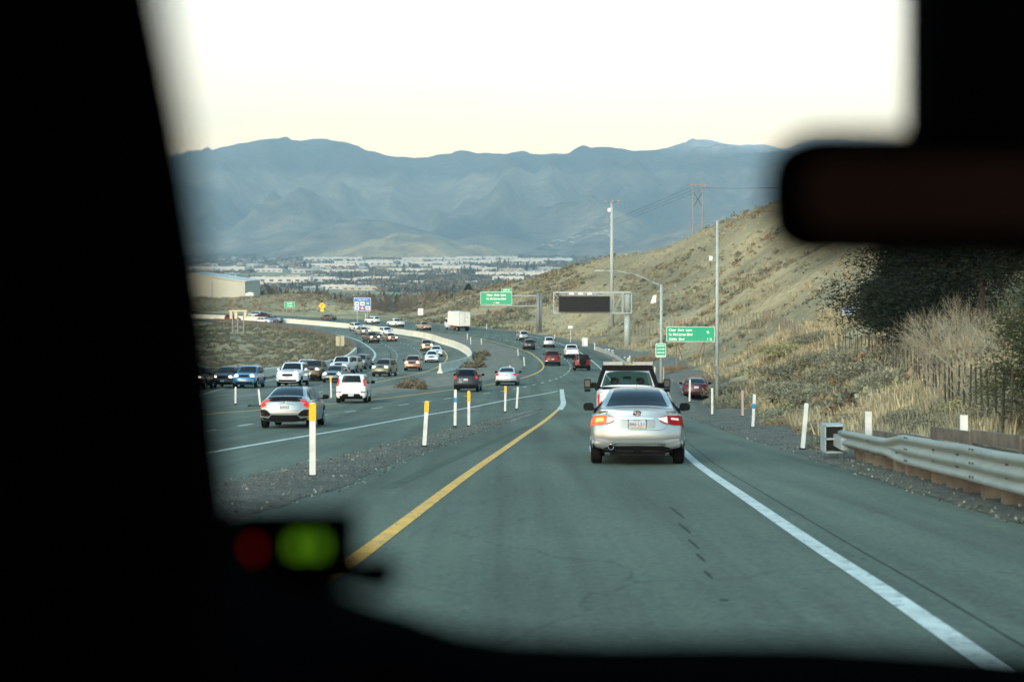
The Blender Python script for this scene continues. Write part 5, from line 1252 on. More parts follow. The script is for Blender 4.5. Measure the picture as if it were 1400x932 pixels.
def scatter(name, C, S, tint, tmpl, m, zs=1.):
    """C centres (n,3), S radius (n,), tint (n,3); a random template each"""
    out = []; col = []
    n = len(C); ang = rg.random(n) * 6.283; ch = rg.integers(0, len(tmpl), n)
    for k, t in enumerate(tmpl):
        idx = np.where(ch == k)[0]
        if not len(idx): continue
        cs, sn = np.cos(ang[idx]), np.sin(ang[idx]); q = t.reshape(-1, 3)
        x = q[None, :, 0] * cs[:, None] - q[None, :, 1] * sn[:, None]; y = q[None, :, 0] * sn[:, None] + q[None, :, 1] * cs[:, None]; z = np.repeat(q[None, :, 2] * zs, len(idx), 0)
        P = np.stack([x, y, z], 2) * S[idx][:, None, None] + C[idx][:, None, :]; out.append(P.reshape(-1, 3))
        nt_ = len(t); v = np.repeat(.75 + .5 * rg.random((len(idx), nt_)), 3, 1)
        col.append((tint[idx][:, None, :] * v[:, :, None]).reshape(-1, 3))
    return big_mesh(name, np.concatenate(out), 0, 3, np.concatenate(col), m)
TAN = np.array([.30, .265, .165]); SAGE = np.array([.165, .17, .12]); DARK = np.array([.095, .098, .07]); RUST = np.array([.19, .14, .08]); OLV = np.array([.19, .19, .10])
# sagebrush scattered over the hillside
C = []; S = []; Tn = []; r = random.Random(3)
def hillpt(px, t):                                  # t 0..1 from the road edge to the ridge
    u = (px - CX) / F; k = (u - _cu[0]) / _du; i = int(min(max(k, 0), _nu - 2)); ys = _tY[i]; a = t * 5; j = min(int(a), 4); Y = lerp(ys[j], ys[j + 1], a - j); return u * Y, Y
while len(C) < 6600:
    px = r.uniform(545, 1440); t = r.random() ** .9; X, Y = hillpt(px, t)
    if X < XE(min(Y, 439)) + apron(Y) + .8 and Y < 430: continue
    dn = fbm(X / 22, Y / 22, 5); d2 = fbm(X / 60, Y / 90, 2)
    if r.random() > .26 + 1.8 * dn + .35 * (px < 780): continue
    if Y < 45 and r.random() < .5: continue
    s_ = (.17 + .5 * r.random() ** 2.2) * (1 + .9 * max(0, dn)) * (1 if Y > 60 else .7) * (1.3 if px < 800 else 1)
    C.append((X, Y, ground(X, Y) - .05)); S.append(s_); q = r.random()
    c = SAGE if q < .5 else (DARK if q < .72 else (OLV if q < .88 else RUST)); Tn.append(c * (.8 + .5 * r.random()))
tm = [bush_template(48, .8, .7, .30) for _ in range(6)]
o = scatter('sagebrush_cover', np.array(C), np.array(S), np.array(Tn), tm, LEAF, .95); tag(o, 'grey-green sagebrush scattered over the dry hillside', 'brush', kind='stuff')
# dry grass tussocks
C = []; S = []; Tn = []
gt = []
for _ in range(5):
    n = 16; a = rg.random(n) * 6.283; rr_ = rg.random(n) * .4; base = np.stack([rr_ * np.cos(a), rr_ * np.sin(a), np.zeros(n)], 1); tip = base * 2.2 + np.stack([rg.normal(0, .15, n), rg.normal(0, .15, n), .7 + .7 * rg.random(n)], 1); w_ = np.stack([np.cos(a + 1.2), np.sin(a + 1.2), np.zeros(n)], 1) * .07
    gt.append(np.stack([base - w_, base + w_, tip], 1))
while len(C) < 9000:
    near = r.random() < .55
    if near: px = r.uniform(960, 1440); Y = 15 + 115 * r.random() ** 1.2; X = (px - CX) / F * Y
    else: X, Y = hillpt(r.uniform(600, 1440), r.random())
    if X < XE(min(Y, 439)) + apron(Y) * .85 + .3 and Y < 430: continue
    if fbm(X / 9, Y / 9, 12) < -.05: continue
    C.append((X, Y, ground(X, Y) - .03)); S.append(r.uniform(.25, .55) * (1 if Y < 90 else 1.3)); Tn.append((TAN if Y > 38 or r.random() < .3 else np.array([.20, .20, .135])) * (.65 + .7 * r.random()))
o = scatter('dry_grass', np.array(C), np.array(S), np.array(Tn), gt, LEAF, .9); tag(o, 'straw-coloured dry grass tufts on the slope', 'grass', kind='stuff')
# low brush inside the hollow and on the bank beyond
C = []; S = []; Tn = []
while len(C) < 5200:
    Y = r.uniform(150, 345); x0 = XR(Y) - 1; X = x0 - 100 * r.random() ** 1.4
    if X / Y < -.30: continue
    C.append((X, Y, ground(X, Y) - .1)); S.append(r.uniform(.25, .6)); q = r.random(); Tn.append((SAGE * .75 if q < .45 else (DARK if q < .7 else TAN * .5)) * (.8 + .4 * r.random()))
while len(C) < 7600:
    px = r.uniform(200, 560); Y = r.uniform(418, 520); X = (px - CX) / F * Y
    if in_road(X, Y) or X > XE(min(Y, 439)) - 0 and Y < 425 and X < XE(Y) + 2: continue
    C.append((X, Y, ground(X, Y) - .1)); S.append(r.uniform(.3, .8)); q = r.random(); Tn.append((SAGE if q < .25 else (DARK * 1.2 if q < .4 else (RUST * 1.2 if q < .6 else TAN * .9))) * (.8 + .4 * r.random()))
o = scatter('sagebrush_cover', np.array(C), np.array(S), np.array(Tn), tm, LEAF, .9); tag(o, 'dull brush filling the hollow between the carriageways and the far bank', 'brush', kind='stuff')
# loose stones on the gravel
C = []; S = []; Tn = []
while len(C) < 9000:
    if r.random() < .55:
        Y = 12 + 55 * r.random() ** 1.5; a, b = gl(Y), grt(Y)
        if b <= a: continue
        X = r.uniform(a - .3, b + .25); Z = zr(Y) + .012 + .05 * math.sin(math.pi * min(1, max(0, (X - a) / (b - a))))
    else:
        Y = 14 + 75 * r.random() ** 1.4; X = XE(Y) - .5 + (apron(Y) + .8) * r.random(); Z = (zr(Y) if X < XE(Y) else ground(X, Y)) + .04
    C.append((X, Y, Z)); S.append(.010 + .028 * r.random() ** 3); Tn.append(np.array([.15, .165, .135]) * (.4 + 1.2 * r.random() ** 2))
st = []
for _ in range(4):
    p = rg.normal(size=(5, 3)); p /= np.linalg.norm(p, axis=1)[:, None]; p[:, 2] *= .6; p[0] = (0, 0, .8)
    st.append(np.array([[p[0], p[a], p[b]] for a, b in ((1, 2), (2, 3), (3, 4), (4, 1))] + [[p[1], p[2], p[3]]]))
o = scatter('gravel_stones', np.array(C), np.array(S), np.array(Tn), st, LEAF, 1.); tag(o, 'loose grey stones strewn over the gravel beside the ramp', 'gravel', kind='stuff')
# single bushes one can tell apart
BT = [bush_template(4200, .72, 1.1, .034, 2.2) for _ in range(4)]
BTC = [bush_template(420, 1., .9, .16, 1.4) for _ in range(3)]
def bush(px, Y, rad, col, label, zs=1., sp=None, far=False, name='sagebrush', group='bushes along the road'):
    X, Y, Z = gnd(px, Y)
    if in_road(X, Y) or Y < 205 and px < 760: Z = zr(Y) + .02
    th = thing(name, label, 'bush', (X, Y, Z), 0, group)
    t = (BTC[rg.integers(0, 3)] if far else BT[rg.integers(0, 4)]).reshape(-1, 3) * rad; t = t * np.array([sp or 1, 1, zs]); v = np.repeat(.65 + .7 * rg.random(len(t) // 3), 3)
    big_mesh('foliage', t, 0, 3, np.array(col)[None, :] * v[:, None], LEAF, th)
    b = MB()
    for k in range(5): a = k * 1.3; b.tube((0, 0, -.1), (rad * .5 * math.cos(a), rad * .5 * math.sin(a), rad * zs * .45), .03 * rad, .01 * rad, 5)
    b.build('stems', WOOD, th)
for px, py, rad, sp, lb in ((551, 532, .55, 1., 'left of three dark bushes in the median'), (562, 531, .72, 1., 'middle of three dark bushes in the median'), (574, 532, .6, 1.1, 'right of three dark bushes in the median')):
    bush(px, rdh(py), rad, RUST * .45 + DARK * .5, lb, 1., sp, True)
for px, py, rad, lb in ((655, 493, .8, 'small dark bush in the median dirt beyond the wagon'), (660, 487, .9, 'dark bush in the median dirt, upper one of a pair'), (650, 503, 1.0, 'flat dark bush just above the charcoal wagon'), (641, 508, .8, 'brown bush at the end of the concrete barrier')):
    bush(px, rdh(py), rad, RUST * .4 + DARK * .6, lb, .9, 1.4, True)
NB = [(1000, 80, 1.3, SAGE * .8, 1.2), (1020, 74, 1.1, DARK * 1.2, 1.), (1045, 72, 1.2, TAN * .8, 1.), (1010, 92, 1.6, DARK * 1.3, 1.3), (1062, 62, 1.0, OLV, 1.2), (1078, 56, 1.3, DARK * 1.5, 1.3), (1100, 66, 1.5, SAGE * .9, 1.4), (1125, 60, 1.6, SAGE * .8, 1.5), (1150, 66, 1.7, SAGE * .75, 1.4), (1090, 84, 1.6, SAGE * .7, 1.5), (1130, 84, 1.7, SAGE * .75, 1.6), (1170, 76, 1.8, DARK * 1.5, 1.5),
      (1200, 62, 1.6, SAGE * .75, 1.5), (1230, 52, 1.4, DARK * 1.5, 1.4), (1180, 44, 1.1, TAN * .9, 1.2), (1150, 42, .9, SAGE * .8, 1.3), (1215, 38, .9, SAGE * .85, 1.4), (1250, 38, .9, DARK * 1.5, 1.3), (1290, 33, .8, SAGE * .8, 1.3), (1330, 34, 1.0, OLV, 1.2), (1370, 30, .9, DARK * 1.4, 1.2), (1150, 33.5, .65, SAGE * .9, 1.4), (1205, 29.5, .5, RUST, 1.3), (1260, 27, .5, DARK * 1.6, 1.3), (1340, 22.6, .45, RUST, 1.2), (1395, 19.6, .42, OLV, 1.2), (1110, 45, .7, RUST, 1.2), (1070, 50, .6, TAN * .7, 1.4), (1240, 66, 1.7, SAGE * .8, 1.3), (1120, 100, 1.8, SAGE * .7, 1.5), (1075, 104, 1.6, OLV, 1.4), (960, 118, 1.3, RUST, 1.6), (925, 140, 1.3, RUST * .9, 1.8), (890, 168, 1.4, RUST * .9, 1.8), (985, 108, 1.2, SAGE * .8, 1.3)]
CN = {id(SAGE): 'x'}
def cname(c):
    if c[0] > c[1] * 1.4: return 'rusty brown'
    if c[0] > .16: return 'straw-coloured'
    if c[0] < .085: return 'dark'
    return 'grey-green'
places = ['above the parked maroon car', 'behind the blue-banded post', 'on the bank near the light mast', 'above the mast foot', 'mid-slope beyond the leaning post', 'beyond the leaning white post', 'at mid-slope left of the conifer', 'on the bank above the guardrail end', 'below the notice board', 'on the slope under the stake fence', 'beside the hillside fence', 'at the top of the near bank',
 'below the big conifer', 'under the conifer edge', 'above the guardrail end box', 'just behind the guardrail end', 'behind the first timber marker', 'behind the wave in the rail', 'beside the bare tree', 'right of the bare tree', 'below the near juniper', 'close behind the end terminal', 'against the timber wall, left', 'against the timber wall, middle', 'against the timber wall, right', 'under the rail at the frame edge', 'in the verge before the guardrail', 'on the gravel edge', 'beneath the pale boulder', 'high on the bank, centre', 'by the lower fence corner', 'left of the green hill sign foot', 'on the rubble bank beyond the pickup', 'along the low wall bank', 'right of the camera pole']
for i, (px, Y, rad, col, sp) in enumerate(NB): bush(px, Y, rad * (.72 if i % 3 else .95), col * (1.25 if Y > 50 else 1.1), cname(col) + ' bush ' + places[i], .8, sp)
# conifers
NEED = mat('needles', (.03, .045, .02), .85, spec=.15, attr=True); BARK = mat('bark', (.035, .03, .025), .95)
def conifer(px, Y, h, rad, label, n=9000, droop=-.1, base=.1, leaf=.22, col=(.009, .015, .009), group='dark conifers', name='conifer'):
    X, Y, Z = gnd(px, Y); th = thing(name, label, 'tree', (X, Y, Z), 0, group); q = random.Random(int(px))
    b = MB(); b.tube((0, 0, -.3), (0, 0, h * .95), rad * .05, rad * .01, 8); b.build('trunk', BARK, th)
    pts = []; br = MB(); k = 0; z = h * base
    while z < h * .97:
        f = (z / h - base) / (1 - base); L = rad * (1 - f) ** .7 * q.uniform(.55, 1.35) + .15; a = q.random() * 6.283; tip = Vector((math.cos(a) * L, math.sin(a) * L, z + L * (.25 + droop) + q.uniform(-.1, .2)))
        br.tube((0, 0, z), tip, .03, .008, 4); m_ = int(22 * L / rad) + 6
        for j in range(m_):
            t = .25 + .75 * (j / m_); p = Vector((0, 0, z)).lerp(tip, t); pts.append((p.x, p.y, p.z, L * .16 * (1.3 - t * .6)))
        z += h * .0085
    br.build('branches', BARK, th); P = np.array(pts); per = max(3, int(n * 3.2) // len(P)); c = np.repeat(P[:, :3], per, 0) + rg.normal(size=(len(P) * per, 3)) * np.repeat(P[:, 3], per)[:, None]
    m_ = len(c); a = rg.normal(size=(m_, 3)); a[:, 2] *= .5; out = c - 0; out[:, 2] = 0; a += out / (np.linalg.norm(out, axis=1)[:, None] + .1); a /= np.linalg.norm(a, axis=1)[:, None]; bb = np.cross(a, rg.normal(size=(m_, 3))); bb /= np.linalg.norm(bb, axis=1)[:, None]
    s = leaf * .55 * (.5 + rg.random(m_))[:, None]; T_ = np.stack([c - bb * s * .16, c + bb * s * .16, c + a * s], 1).reshape(-1, 3)
    v = np.repeat(.6 + .9 * rg.random(m_), 3); big_mesh('crown', T_, 0, 3, np.array(col)[None, :] * v[:, None], NEED, th)
conifer(1262, 66, 7.2, 3.4, 'large dark spreading conifer, left one of the dark group', 26000, .12, .03, .30)
conifer(1342, 62, 8.2, 3.3, 'large dark conifer behind the bare tree', 20000, .1, .22, .30)
conifer(1462, 27, 3.4, 1.5, 'dark juniper cut by the right edge of view', 16000, .05, .0, .13, (.03, .04, .018), 'dark conifers', 'juniper')
conifer(1440, 50, 6.5, 3., 'dark conifer at the right edge behind the juniper', 16000, .1, .3, .26)
conifer(1215, 84, 3.6, 2.2, 'low dark conifer at the left foot of the group', 9000, .1, .0, .26)
conifer(640, 422, 5.0, 1.7, 'small conifer behind the dry bank left of the exit sign', 2500, .1, .05, .6, (.03, .045, .03), 'small conifers beyond the bank')
conifer(652, 455, 4.2, 1.3, 'lower dark conifer right of another behind the dry bank', 1800, .1, .05, .6, (.03, .045, .03), 'small conifers beyond the bank')
# bare trees
TW = mat('pale_bark', (.22, .21, .15), .9); TW2 = mat('brown_twigs', (.12, .095, .065), .9)
def bare(px, Y, h, label, m, depth=6, stems=4, spread=.5, seed=1, thin=1., group=None, Zo=0):
    X, Y, Z = gnd(px, Y); th = thing('bare_tree', label, 'tree', (X, Y, Z + Zo), 0, group); q = random.Random(seed); t = MB(); c = MB()
    def grow(p, d, L, r, k):
        e = p + d * L; (t if k < 2 else c).tube(p, e, r, r * .68, 5 if k < 2 else 3, caps=False)
        if k >= depth: return
        for _ in range(3 if q.random() < .45 else 2):
            nd = (d + Vector((q.gauss(0, spread), q.gauss(0, spread), q.gauss(.2, spread * .6)))).normalized(); grow(e - d * L * q.random() * .25, nd, L * q.uniform(.62, .88), r * .62, k + 1)
    for s_ in range(stems):
        a = q.random() * 6.28; d = Vector((math.cos(a) * .45, math.sin(a) * .45, 1)).normalized(); grow(Vector((math.cos(a) * .12, math.sin(a) * .12, -.1)), d, h * .26, .022 * h / 3 * thin, 0)
    t.build('trunk', m, th); c.build('crown', m, th); return th
bare(1300, 35.5, 3.4, 'leafless shrubby tree with pale branches behind the guardrail', TW, 7, 7, .42, 5, 1.0)
bare(1345, 33, 3.6, 'leafless tree at right with pale twigs against the conifers', TW, 6, 5, .42, 9, .9)
bare(585, 440, 8.2, 'round leafless tree on the dry bank left of the small conifer', TW2, 7, 7, .5, 3, 1.6)
bare(570, 455, 6.8, 'smaller leafless tree at the left shoulder of the round one', TW2, 6, 6, .5, 4, 1.6)
for i, px in enumerate((492, 505, 519, 531, 545, 556, 478, 512)):
    Y = 455 + 22 * (i % 4); bare(px, Y, 7.5 + (i % 3) * 1.6, 'brown leafless tree in the thicket behind the blue services sign', TW2, 6, 5, .45, 20 + i, 2.2, 'leafless trees behind the blue sign')
for i, px in enumerate((412, 424, 437, 450, 466)):
    bare(px, 440 + 6 * (i % 2), 2.6, 'low leafless scrub at the foot of the dry mound', TW2, 6, 6, .5, 40 + i, 2., 'leafless scrub below the mound')
# boulder
X, Y, Z = gnd(1243, 84); b = MB(); P = []
for i in range(13):
    a = math.pi * i / 12 - math.pi / 2; P.append([tuple(np.array([math.cos(a) * math.cos(t), math.cos(a) * math.sin(t), math.sin(a)]) * (1 + .25 * noise.noise(Vector((math.cos(a) * math.cos(t) * 1.7, math.sin(t) * 1.7, a)))) * np.array([.75, .6, .8])) for t in [2 * math.pi * j / 16 for j in range(17)]])
b.grid(P); tag(b.build('boulder', mat('pale_rock', (.22, .22, .20), .9, var=.3, vscale=3, bump=.8, bscale=6), loc=(X, Y, Z + .35)), 'pale grey boulder at the foot of the conifers', 'rock')
# ------------------------------------------------------------------ the valley: warehouse, town, trees
WHS = mat('metal_siding', (.33, .36, .30), .7, var=.06, vscale=.2); ROOF = mat('metal_roof', (.40, .43, .38), .6)
Y = 505; x0, x1 = (150 - CX) / F * Y, (335 - CX) / F * Y; xm = (258 - CX) / F * Y; zb = min(ground(x, Y) for x in (x0, xm, x1)) - .5; zw = (HZ - 386) / F * Y; zp = (HZ - 375) / F * Y; zo = zb
th = thing('warehouse', 'large pale metal warehouse with low gable on the far bank', 'building', (xm, Y, zo)); b = MB()
b.prism([(x0 - xm, 0), (x0 - xm, zw - zo - 1.5), (0, zp - zo), (x1 - xm, zw - zo), (x1 - xm, 0)][::-1], 0, 30); wl = b.build('wall', WHS, th)
b = MB(); P0 = (0, zp - zo + .15); P1 = (x1 - xm + .3, zw - zo + .1); P2 = (x0 - xm - .3, zw - zo - 1.4)
b.prism([P0, P1, (P1[0], P1[1] + .3), (0, P0[1] + .35), (P2[0], P2[1] + .3), P2][::-1], -.4, 30.4); b.build('roof', ROOF, th)
b = MB(); b.box(((290 - 258) / F * Y, -.06, (zw - zo) / 2), (.25, .1, zw - zo)); b.build('downpipe', GALD, wl)
for px in (284, 296, 309): b = MB(); b.box(((px - 258) / F * Y, -.05, 1.4), (1.3, .08, .6)); b.build('vent', GALD, wl)
b = MB(); b.box(((330 - 258) / F * Y, -.05, 1.6), (1.4, .08, 2.2)); b.build('door', ROOF, wl)
X = (341 - CX) / F * 498; z = ground(X, 498); th = thing('shed', 'small white shed at the right end of the pale warehouse', 'building', (X, 498, z - .3)); b = MB(); b.prism([(-1.4, 0), (-1.4, 2.6), (0, 3.0), (1.4, 2.6), (1.4, 0)][::-1], 0, 3); b.build('wall', PWH, th); b = MB(); b.box((.3, -.03, 1), (.9, .06, 2)); b.build('door', GALV, th)
# town buildings, each its own object; a handful of meshes shared between copies
WALLS = [mat('wall_white', (.52, .53, .48), .8), mat('wall_cream', (.38, .37, .29), .8), mat('wall_grey', (.34, .37, .36), .8), mat('wall_tan', (.36, .29, .20), .8), mat('wall_teal', (.14, .26, .25), .8)]
ROOFS = [mat('roof_pale', (.50, .51, .48), .7), mat('roof_grey', (.30, .32, .32), .8), mat('roof_brown', (.16, .12, .09), .9)]; WIN = mat('window_dark', (.03, .04, .05), .3)
def flat_b(w_, d, h, wm, rm):
    b = MB(); b.box((0, 0, h / 2), (w_, d, h), mi=0); b.box((0, 0, h + .25), (w_ + .6, d + .6, .5), mi=1)
    nb = max(2, int(w_ / 12)); 
    for i in range(nb):
        x = (i + .5) / nb * w_ - w_ / 2; b.box((x, -d / 2 - .05, h * .45), (w_ / nb * .45, .3, h * .35), mi=2)
        if i % 2: b.box((x, 0, h + 1), (w_ / nb * .3, d * .2, 1.4), mi=1)
    b.box((w_ * .2, -d / 2 - .08, 1.6), (4, .3, 3.2), mi=1); return b, [wm, rm, WIN]
def gable_b(w_, d, h, wm, rm):
    b = MB(); b.box((0, 0, h / 2), (w_, d, h), mi=0); r = h * .55
    v = [(-w_ / 2 - .4, -d / 2 - .4, h), (w_ / 2 + .4, -d / 2 - .4, h), (w_ / 2 + .4, d / 2 + .4, h), (-w_ / 2 - .4, d / 2 + .4, h), (-w_ / 2, 0, h + r), (w_ / 2, 0, h + r)]
    b.add(v, [(0, 1, 5, 4), (2, 3, 4, 5), (1, 2, 5), (3, 0, 4), (3, 2, 1, 0)], 1)
    for x in (-.28, .0, .28): b.box((x * w_, -d / 2 - .05, h * .5), (w_ * .12, .15, h * .35), mi=2)
    return b, [wm, rm, WIN]
PROT = []
for (w_, d, h, wm, rm, lb) in ((95, 40, 9, 0, 0, 'long white flat-roofed warehouse on the valley floor'), (60, 35, 8, 0, 0, 'white flat-roofed commercial building on the valley floor'), (70, 30, 8, 1, 0, 'cream flat-roofed building on the valley floor'), (45, 25, 9, 2, 1, 'grey flat-roofed building on the valley floor'), (50, 28, 7, 3, 0, 'tan flat-roofed building on the valley floor'), (38, 25, 7, 4, 0, 'teal-walled building on the valley floor'), (130, 50, 10, 0, 0, 'very long white warehouse on the valley floor')):
    PROT.append((flat_b(w_, d, h, WALLS[wm], ROOFS[rm]), 'commercial_building', lb))
for (w_, d, h, wm, rm, lb) in ((16, 11, 5, 0, 2, 'small white house with brown roof in the valley'), (16, 11, 5, 1, 1, 'small cream house with grey roof in the valley'), (18, 11, 5, 3, 2, 'small tan house with brown roof in the valley')):
    PROT.append((gable_b(w_, d, h, WALLS[wm], ROOFS[rm]), 'house', lb))
FIRST = [None] * len(PROT)
def place_b(k, X, Y, rz=0., sc=1., dz=-.5):
    (b, ms), nm, lb = PROT[k]
    if FIRST[k] is None: o = b.build(nm, ms); FIRST[k] = o
    else: o = FIRST[k].copy(); COL.objects.link(o)
    o.location = (X, Y, ground(X, Y) + dz); o.rotation_euler = (0, 0, rz); o.scale = (sc, sc, sc); o['label'] = lb; o['category'] = 'building' if k < 7 else 'house'; o['group'] = lb.split(' on the')[0].split(' in the')[0] + 's'
def yv(py, Ymax=7000):                                # valley distance of an image row
    a, b_ = 1300., Ymax
    for _ in range(40):
        m = (a + b_) / 2
        if HZ - F * interp(m, _vY, _vZ) / m > py: a = m
        else: b_ = m
    return a
q = random.Random(21)
big = [(6, 700, 379, 1.0), (1, 738, 376, 1.0), (0, 385, 386, 1.), (0, 560, 372.5, 1.), (6, 640, 362, 1.3), (6, 700, 361, 1.4), (6, 590, 364, 1.3), (6, 740, 359.5, 1.5), (6, 540, 361, 1.3), (6, 500, 363, 1.3), (0, 460, 367, 1.4), (0, 425, 385, .9), (1, 520, 384, .9), (0, 485, 386, .7), (4, 505, 394, .6), (5, 525, 395, .7), (1, 400, 393, .55), (0, 620, 368, 1.), (6, 455, 357.5, 1.5), (6, 665, 357, 1.6), (6, 590, 358, 1.5), (0, 370, 397, .4), (1, 352, 393, .5), (0, 300, 372, 1.3), (1, 575, 388, .6), (2, 545, 392, .6)]
for k, px, py, sc in big: Y = yv(py); place_b(k, (px - CX) / F * Y, Y, q.uniform(-.15, .15), sc)
for i in range(86):
    py = q.choice([357, 359, 362, 365, 368, 371, 374, 378, 384, 390, 396]) + q.uniform(-1.2, 1.2); px = q.uniform(250, 800 - max(0, py - 360) * 4); Y = yv(py); place_b(q.choice([0, 0, 1, 1, 2, 2, 3, 4, 5]), (px - CX) / F * Y, Y, q.uniform(-.3, .3), q.uniform(.5, 1.) * min(1.3, Y / 2600))
for i in range(90):
    py = q.uniform(351.5, 372); px = q.gauss(360, 70) if i < 60 else q.uniform(250, 800)
    if not 245 < px < 830: continue
    Y = yv(py); place_b(q.choice([7, 8, 9]), (px - CX) / F * Y, Y, q.uniform(-.8, .8), q.uniform(1., 1.5))
for i in range(70):                                   # homes on the far foothill
    Y = q.uniform(6750, 7500); px = q.gauss(790, 28) if i < 50 else q.uniform(560, 840); X = (px - CX) / F * Y; (b, ms), nm, lb = PROT[7 + i % 2]
    place_b(7 + i % 2, X, Y, q.uniform(-.5, .5), 1.4); o = COL.objects[-1]; o.location.z = max(mount(X, Y), ground(X, Y)) - 1
# trees over the town: one mass, mostly leafless, and dark conifers among them
C = []; S = []; Tn = []
while len(C) < 11000:
    py = 351 + 56 * q.random() ** 1.5; Y = yv(py) if q.random() < .75 else q.uniform(540, 1290); px = q.uniform(235, 860); X = (px - CX) / F * Y
    if Y > 1300 and fbm(X / 260, Y / 500, 31) < -.03 - .1 * (py > 380): continue
    if Y < 1300: px = q.uniform(330, 620); X = (px - CX) / F * Y
    C.append((X, Y, ground(X, Y) - .8)); S.append(q.uniform(3.5, 7) * (.95 if Y < 1300 else 1 if Y < 3500 else 1.4)); t = q.random(); Tn.append(np.array([.115, .105, .075]) * (.8 + .4 * q.random()) if t < .72 else np.array([.035, .055, .045]))
o = scatter('woodland', np.array(C), np.array(S), np.array(Tn), [bush_template(14, 1.1, .3, .55) for _ in range(5)], LEAF, 1.1); tag(o, 'bare brown and dark green trees spread between the valley buildings', 'woodland', kind='stuff')
def cyp_mesh():
    n = 260; z = rg.random(n); rad = .22 * (1 - z) ** .6 * (rg.random(n) ** .3); a = rg.random(n) * 6.283; c = np.stack([rad * np.cos(a), rad * np.sin(a), z * .95 + .03], 1); d = rg.normal(size=(n, 3)); d[:, 2] += 1.5; d /= np.linalg.norm(d, axis=1)[:, None]; b = np.cross(d, rg.normal(size=(n, 3))); b /= np.linalg.norm(b, axis=1)[:, None]; s = .09
    return np.stack([c - b * s * .5, c + b * s * .5, c + d * s], 1).reshape(-1, 3)
t = cyp_mesh(); c0 = big_mesh('conifer', t, 0, 3, np.tile(np.array([.028, .045, .036]), (len(t), 1)), NEED)
spots = [(626, 377), (631, 377), (635, 376.5), (639, 377), (643, 376), (648, 377), (653, 377), (610, 377), (601, 377), (416, 370), (424, 371), (467, 381), (474, 382), (480, 381), (690, 366), (683, 364), (660, 360), (720, 372), (708, 371), (400, 395), (404, 396), (487, 384), (543, 372), (552, 374), (730, 369), (750, 366)]
for i, (px, py) in enumerate(spots):
    o = c0 if i == 0 else c0.copy()
    if i: COL.objects.link(o)
    Y = yv(py); X = (px - CX) / F * Y; h = q.uniform(9, 14) / 1944 * Y; o.location = (X, Y, ground(X, Y) - .5); o.scale = (h, h, h); tag(o, 'dark pointed conifer standing among the valley buildings', 'tree', 'dark conifers on the valley floor')
# ------------------------------------------------------------------ our own car, seen from the driver's seat
CAB = mat('cabin_black', (.0035, .0035, .0035), 1., spec=.0); CAB2 = mat('mirror_reflection_brown', (.10, .04, .025), .5, spec=.05)  # mirror's brown base colour stands in for a dim cabin reflection
ci = thing('car_interior', 'black interior of our own car, blurred round the edges of the view', 'car interior', (0, .8, -.2))
def W3(px, py, d): return Vector(((px - CX) / F * d, d, (HZ - py) / F * d)) - Vector((0, .8, -.2))
# windscreen pillar, leaning back towards us at the top; the door frame and its trim go off to the left
g = MB(); P = []
for t in [i / 12 for i in range(-2, 15)]:
    d = lerp(.50, .80, t); ex = interp(t, [-.2, 0, .3, .6, 1, 1.2], [214, 228, 262, 290, 314, 322]); y = lerp(0, 690, t); a = W3(ex, y, d); e = W3(ex, y, d + .02) + Vector((-.02, .04, 0)); f = a + Vector((-.42, -.10, 0)); P.append([f, a + Vector((-.03, -.02, 0)), a, e, e + Vector((-.42, .1, 0))])
g.grid(P); g.build('windscreen_pillar', CAB, ci, smooth=True)
# dashboard with instrument hood
g = MB(); P = []
for px, py in ((-60, 680), (150, 684), (290, 690), (330, 700), (372, 760), (430, 800), (500, 826), (545, 838), (620, 862), (700, 874), (850, 880), (1000, 878), (1150, 880), (1300, 890), (1500, 905)):
    a = W3(px, py, .86 if px < 560 else .74); P.append([a + Vector((0, .22, -.065)), a + Vector((0, .06, -.014)), a, a + Vector((0, -.05, -.02)), a + Vector((0, -.12, -.10)), a + Vector((0, -.16, -.35))])
g.grid(P); g.build('dashboard', CAB, ci, smooth=True)
# roof lining, rear panel and door card keep the daylight out
g = MB(); g.box((-.1, -.55 - .8, .42 + .2), (1.7, 2.3, .04)); g.build('roof_lining', CAB, ci)
g = MB(); g.box((-.1, -1.7 - .8, .2 - .1), (1.7, .05, 1.4)); g.build('rear_panel', CAB, ci)
for x in (-.95, .78): g = MB(); g.box((x, -.6 - .8, .2 - .1), (.04, 2.2, 1.4)); g.build('door_panel', CAB, ci)
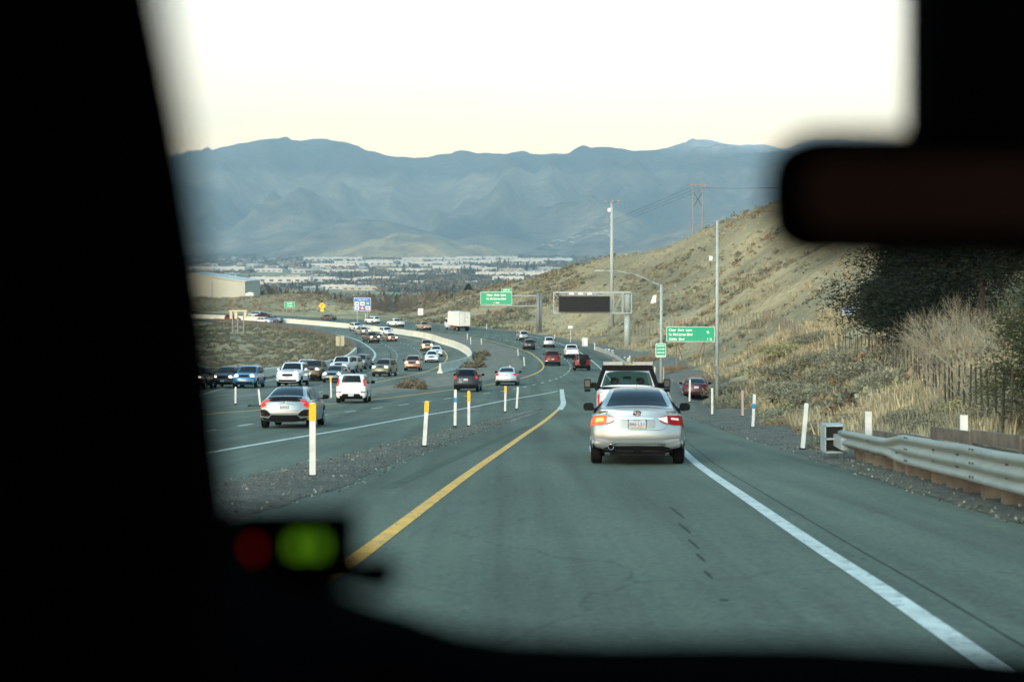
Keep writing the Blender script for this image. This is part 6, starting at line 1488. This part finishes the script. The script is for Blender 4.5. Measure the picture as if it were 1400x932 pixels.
# mirror and its mount
def rbox(px0, px1, py0, py1, d, th_, m, nm, r=40):
    pts = []
    for cx_, cy_, a0 in ((px1 - r, py0 + r, 0), (px0 + r, py0 + r, 90), (px0 + r, py1 - r, 180), (px1 - r, py1 - r, 270)):
        for k in range(7): t = R(a0 + 15 * k); pts.append((cx_ + r * math.cos(t), cy_ - r * math.sin(t)))
    v0 = [W3(x, y, d) for x, y in pts]; v1 = [p + Vector((0, th_, 0)) for p in v0]; n = len(v0); g = MB()
    g.add(v0 + v1, [tuple(range(n)), tuple(range(2 * n - 1, n - 1, -1))] + [((i + 1) % n, i, n + i, n + (i + 1) % n) for i in range(n)]); return g.build(nm, m, ci)
rbox(1058, 1500, 176, 356, .78, .03, CAB, 'rear_view_mirror', 66); rbox(1100, 1480, 215, 318, .775, .004, CAB2, 'mirror_glass', 40)
rbox(1268, 1480, -120, 230, .85, .05, CAB, 'mirror_mount', 20)
# small radar-clock unit on the dash
dv = thing('dash_unit', 'small black box on the dashboard with green digits and a red light', 'gadget', (0, .8, -.2)); ci0 = ci; ci = dv
rbox(318, 490, 694, 806, .85, .005, CAB, 'housing', 12); rbox(480, 542, 768, 812, .80, .02, CAB, 'side_tab', 18)
GRN = mat('display_green', (.02, .05, .01), .5, emit=(.13, .36, .010), es=.23); REDL = mat('led_red', (.05, .0, .0), .5, emit=(.5, .0, .004), es=.10)
def seg(x0, x1, y0, y1, m, nm):
    a, b_ = W3(x0, y1, .844), W3(x1, y0, .844); g = MB(); g.box(((a.x + b_.x) / 2, a.y, (a.z + b_.z) / 2), (b_.x - a.x, .004, b_.z - a.z)); return g.build(nm, m, dv)
for x0 in (400, 425):
    for (a, b_, c_, d_) in ((0, 16, 0, 3), (0, 16, 8, 11), (0, 16, 16, 19), (0, 3, 0, 19), (13, 16, 0, 19)): seg(x0 + a, x0 + b_, 736 + c_, 736 + d_, GRN, 'display_segment')
seg(342, 350, 742, 760, REDL, 'red_light'); ci = ci0
# ------------------------------------------------------------------ haze
g = MB(); g.box((0, 6200, 560), (17000, 13000, 1280)); hm = bpy.data.materials.new('haze_air'); hm.use_nodes = True; n = hm.node_tree; n.nodes.clear()
v = N(n, 'VolumePrincipled'); v.inputs['Color'].default_value = (.55, .86, .98, 1); v.inputs['Density'].default_value = 1.25e-4; v.inputs['Anisotropy'].default_value = .2; o_ = N(n, 'OutputMaterial'); n.links.new(v.outputs[0], o_.inputs['Volume'])
o = g.build('haze', hm); o['kind'] = 'stuff'
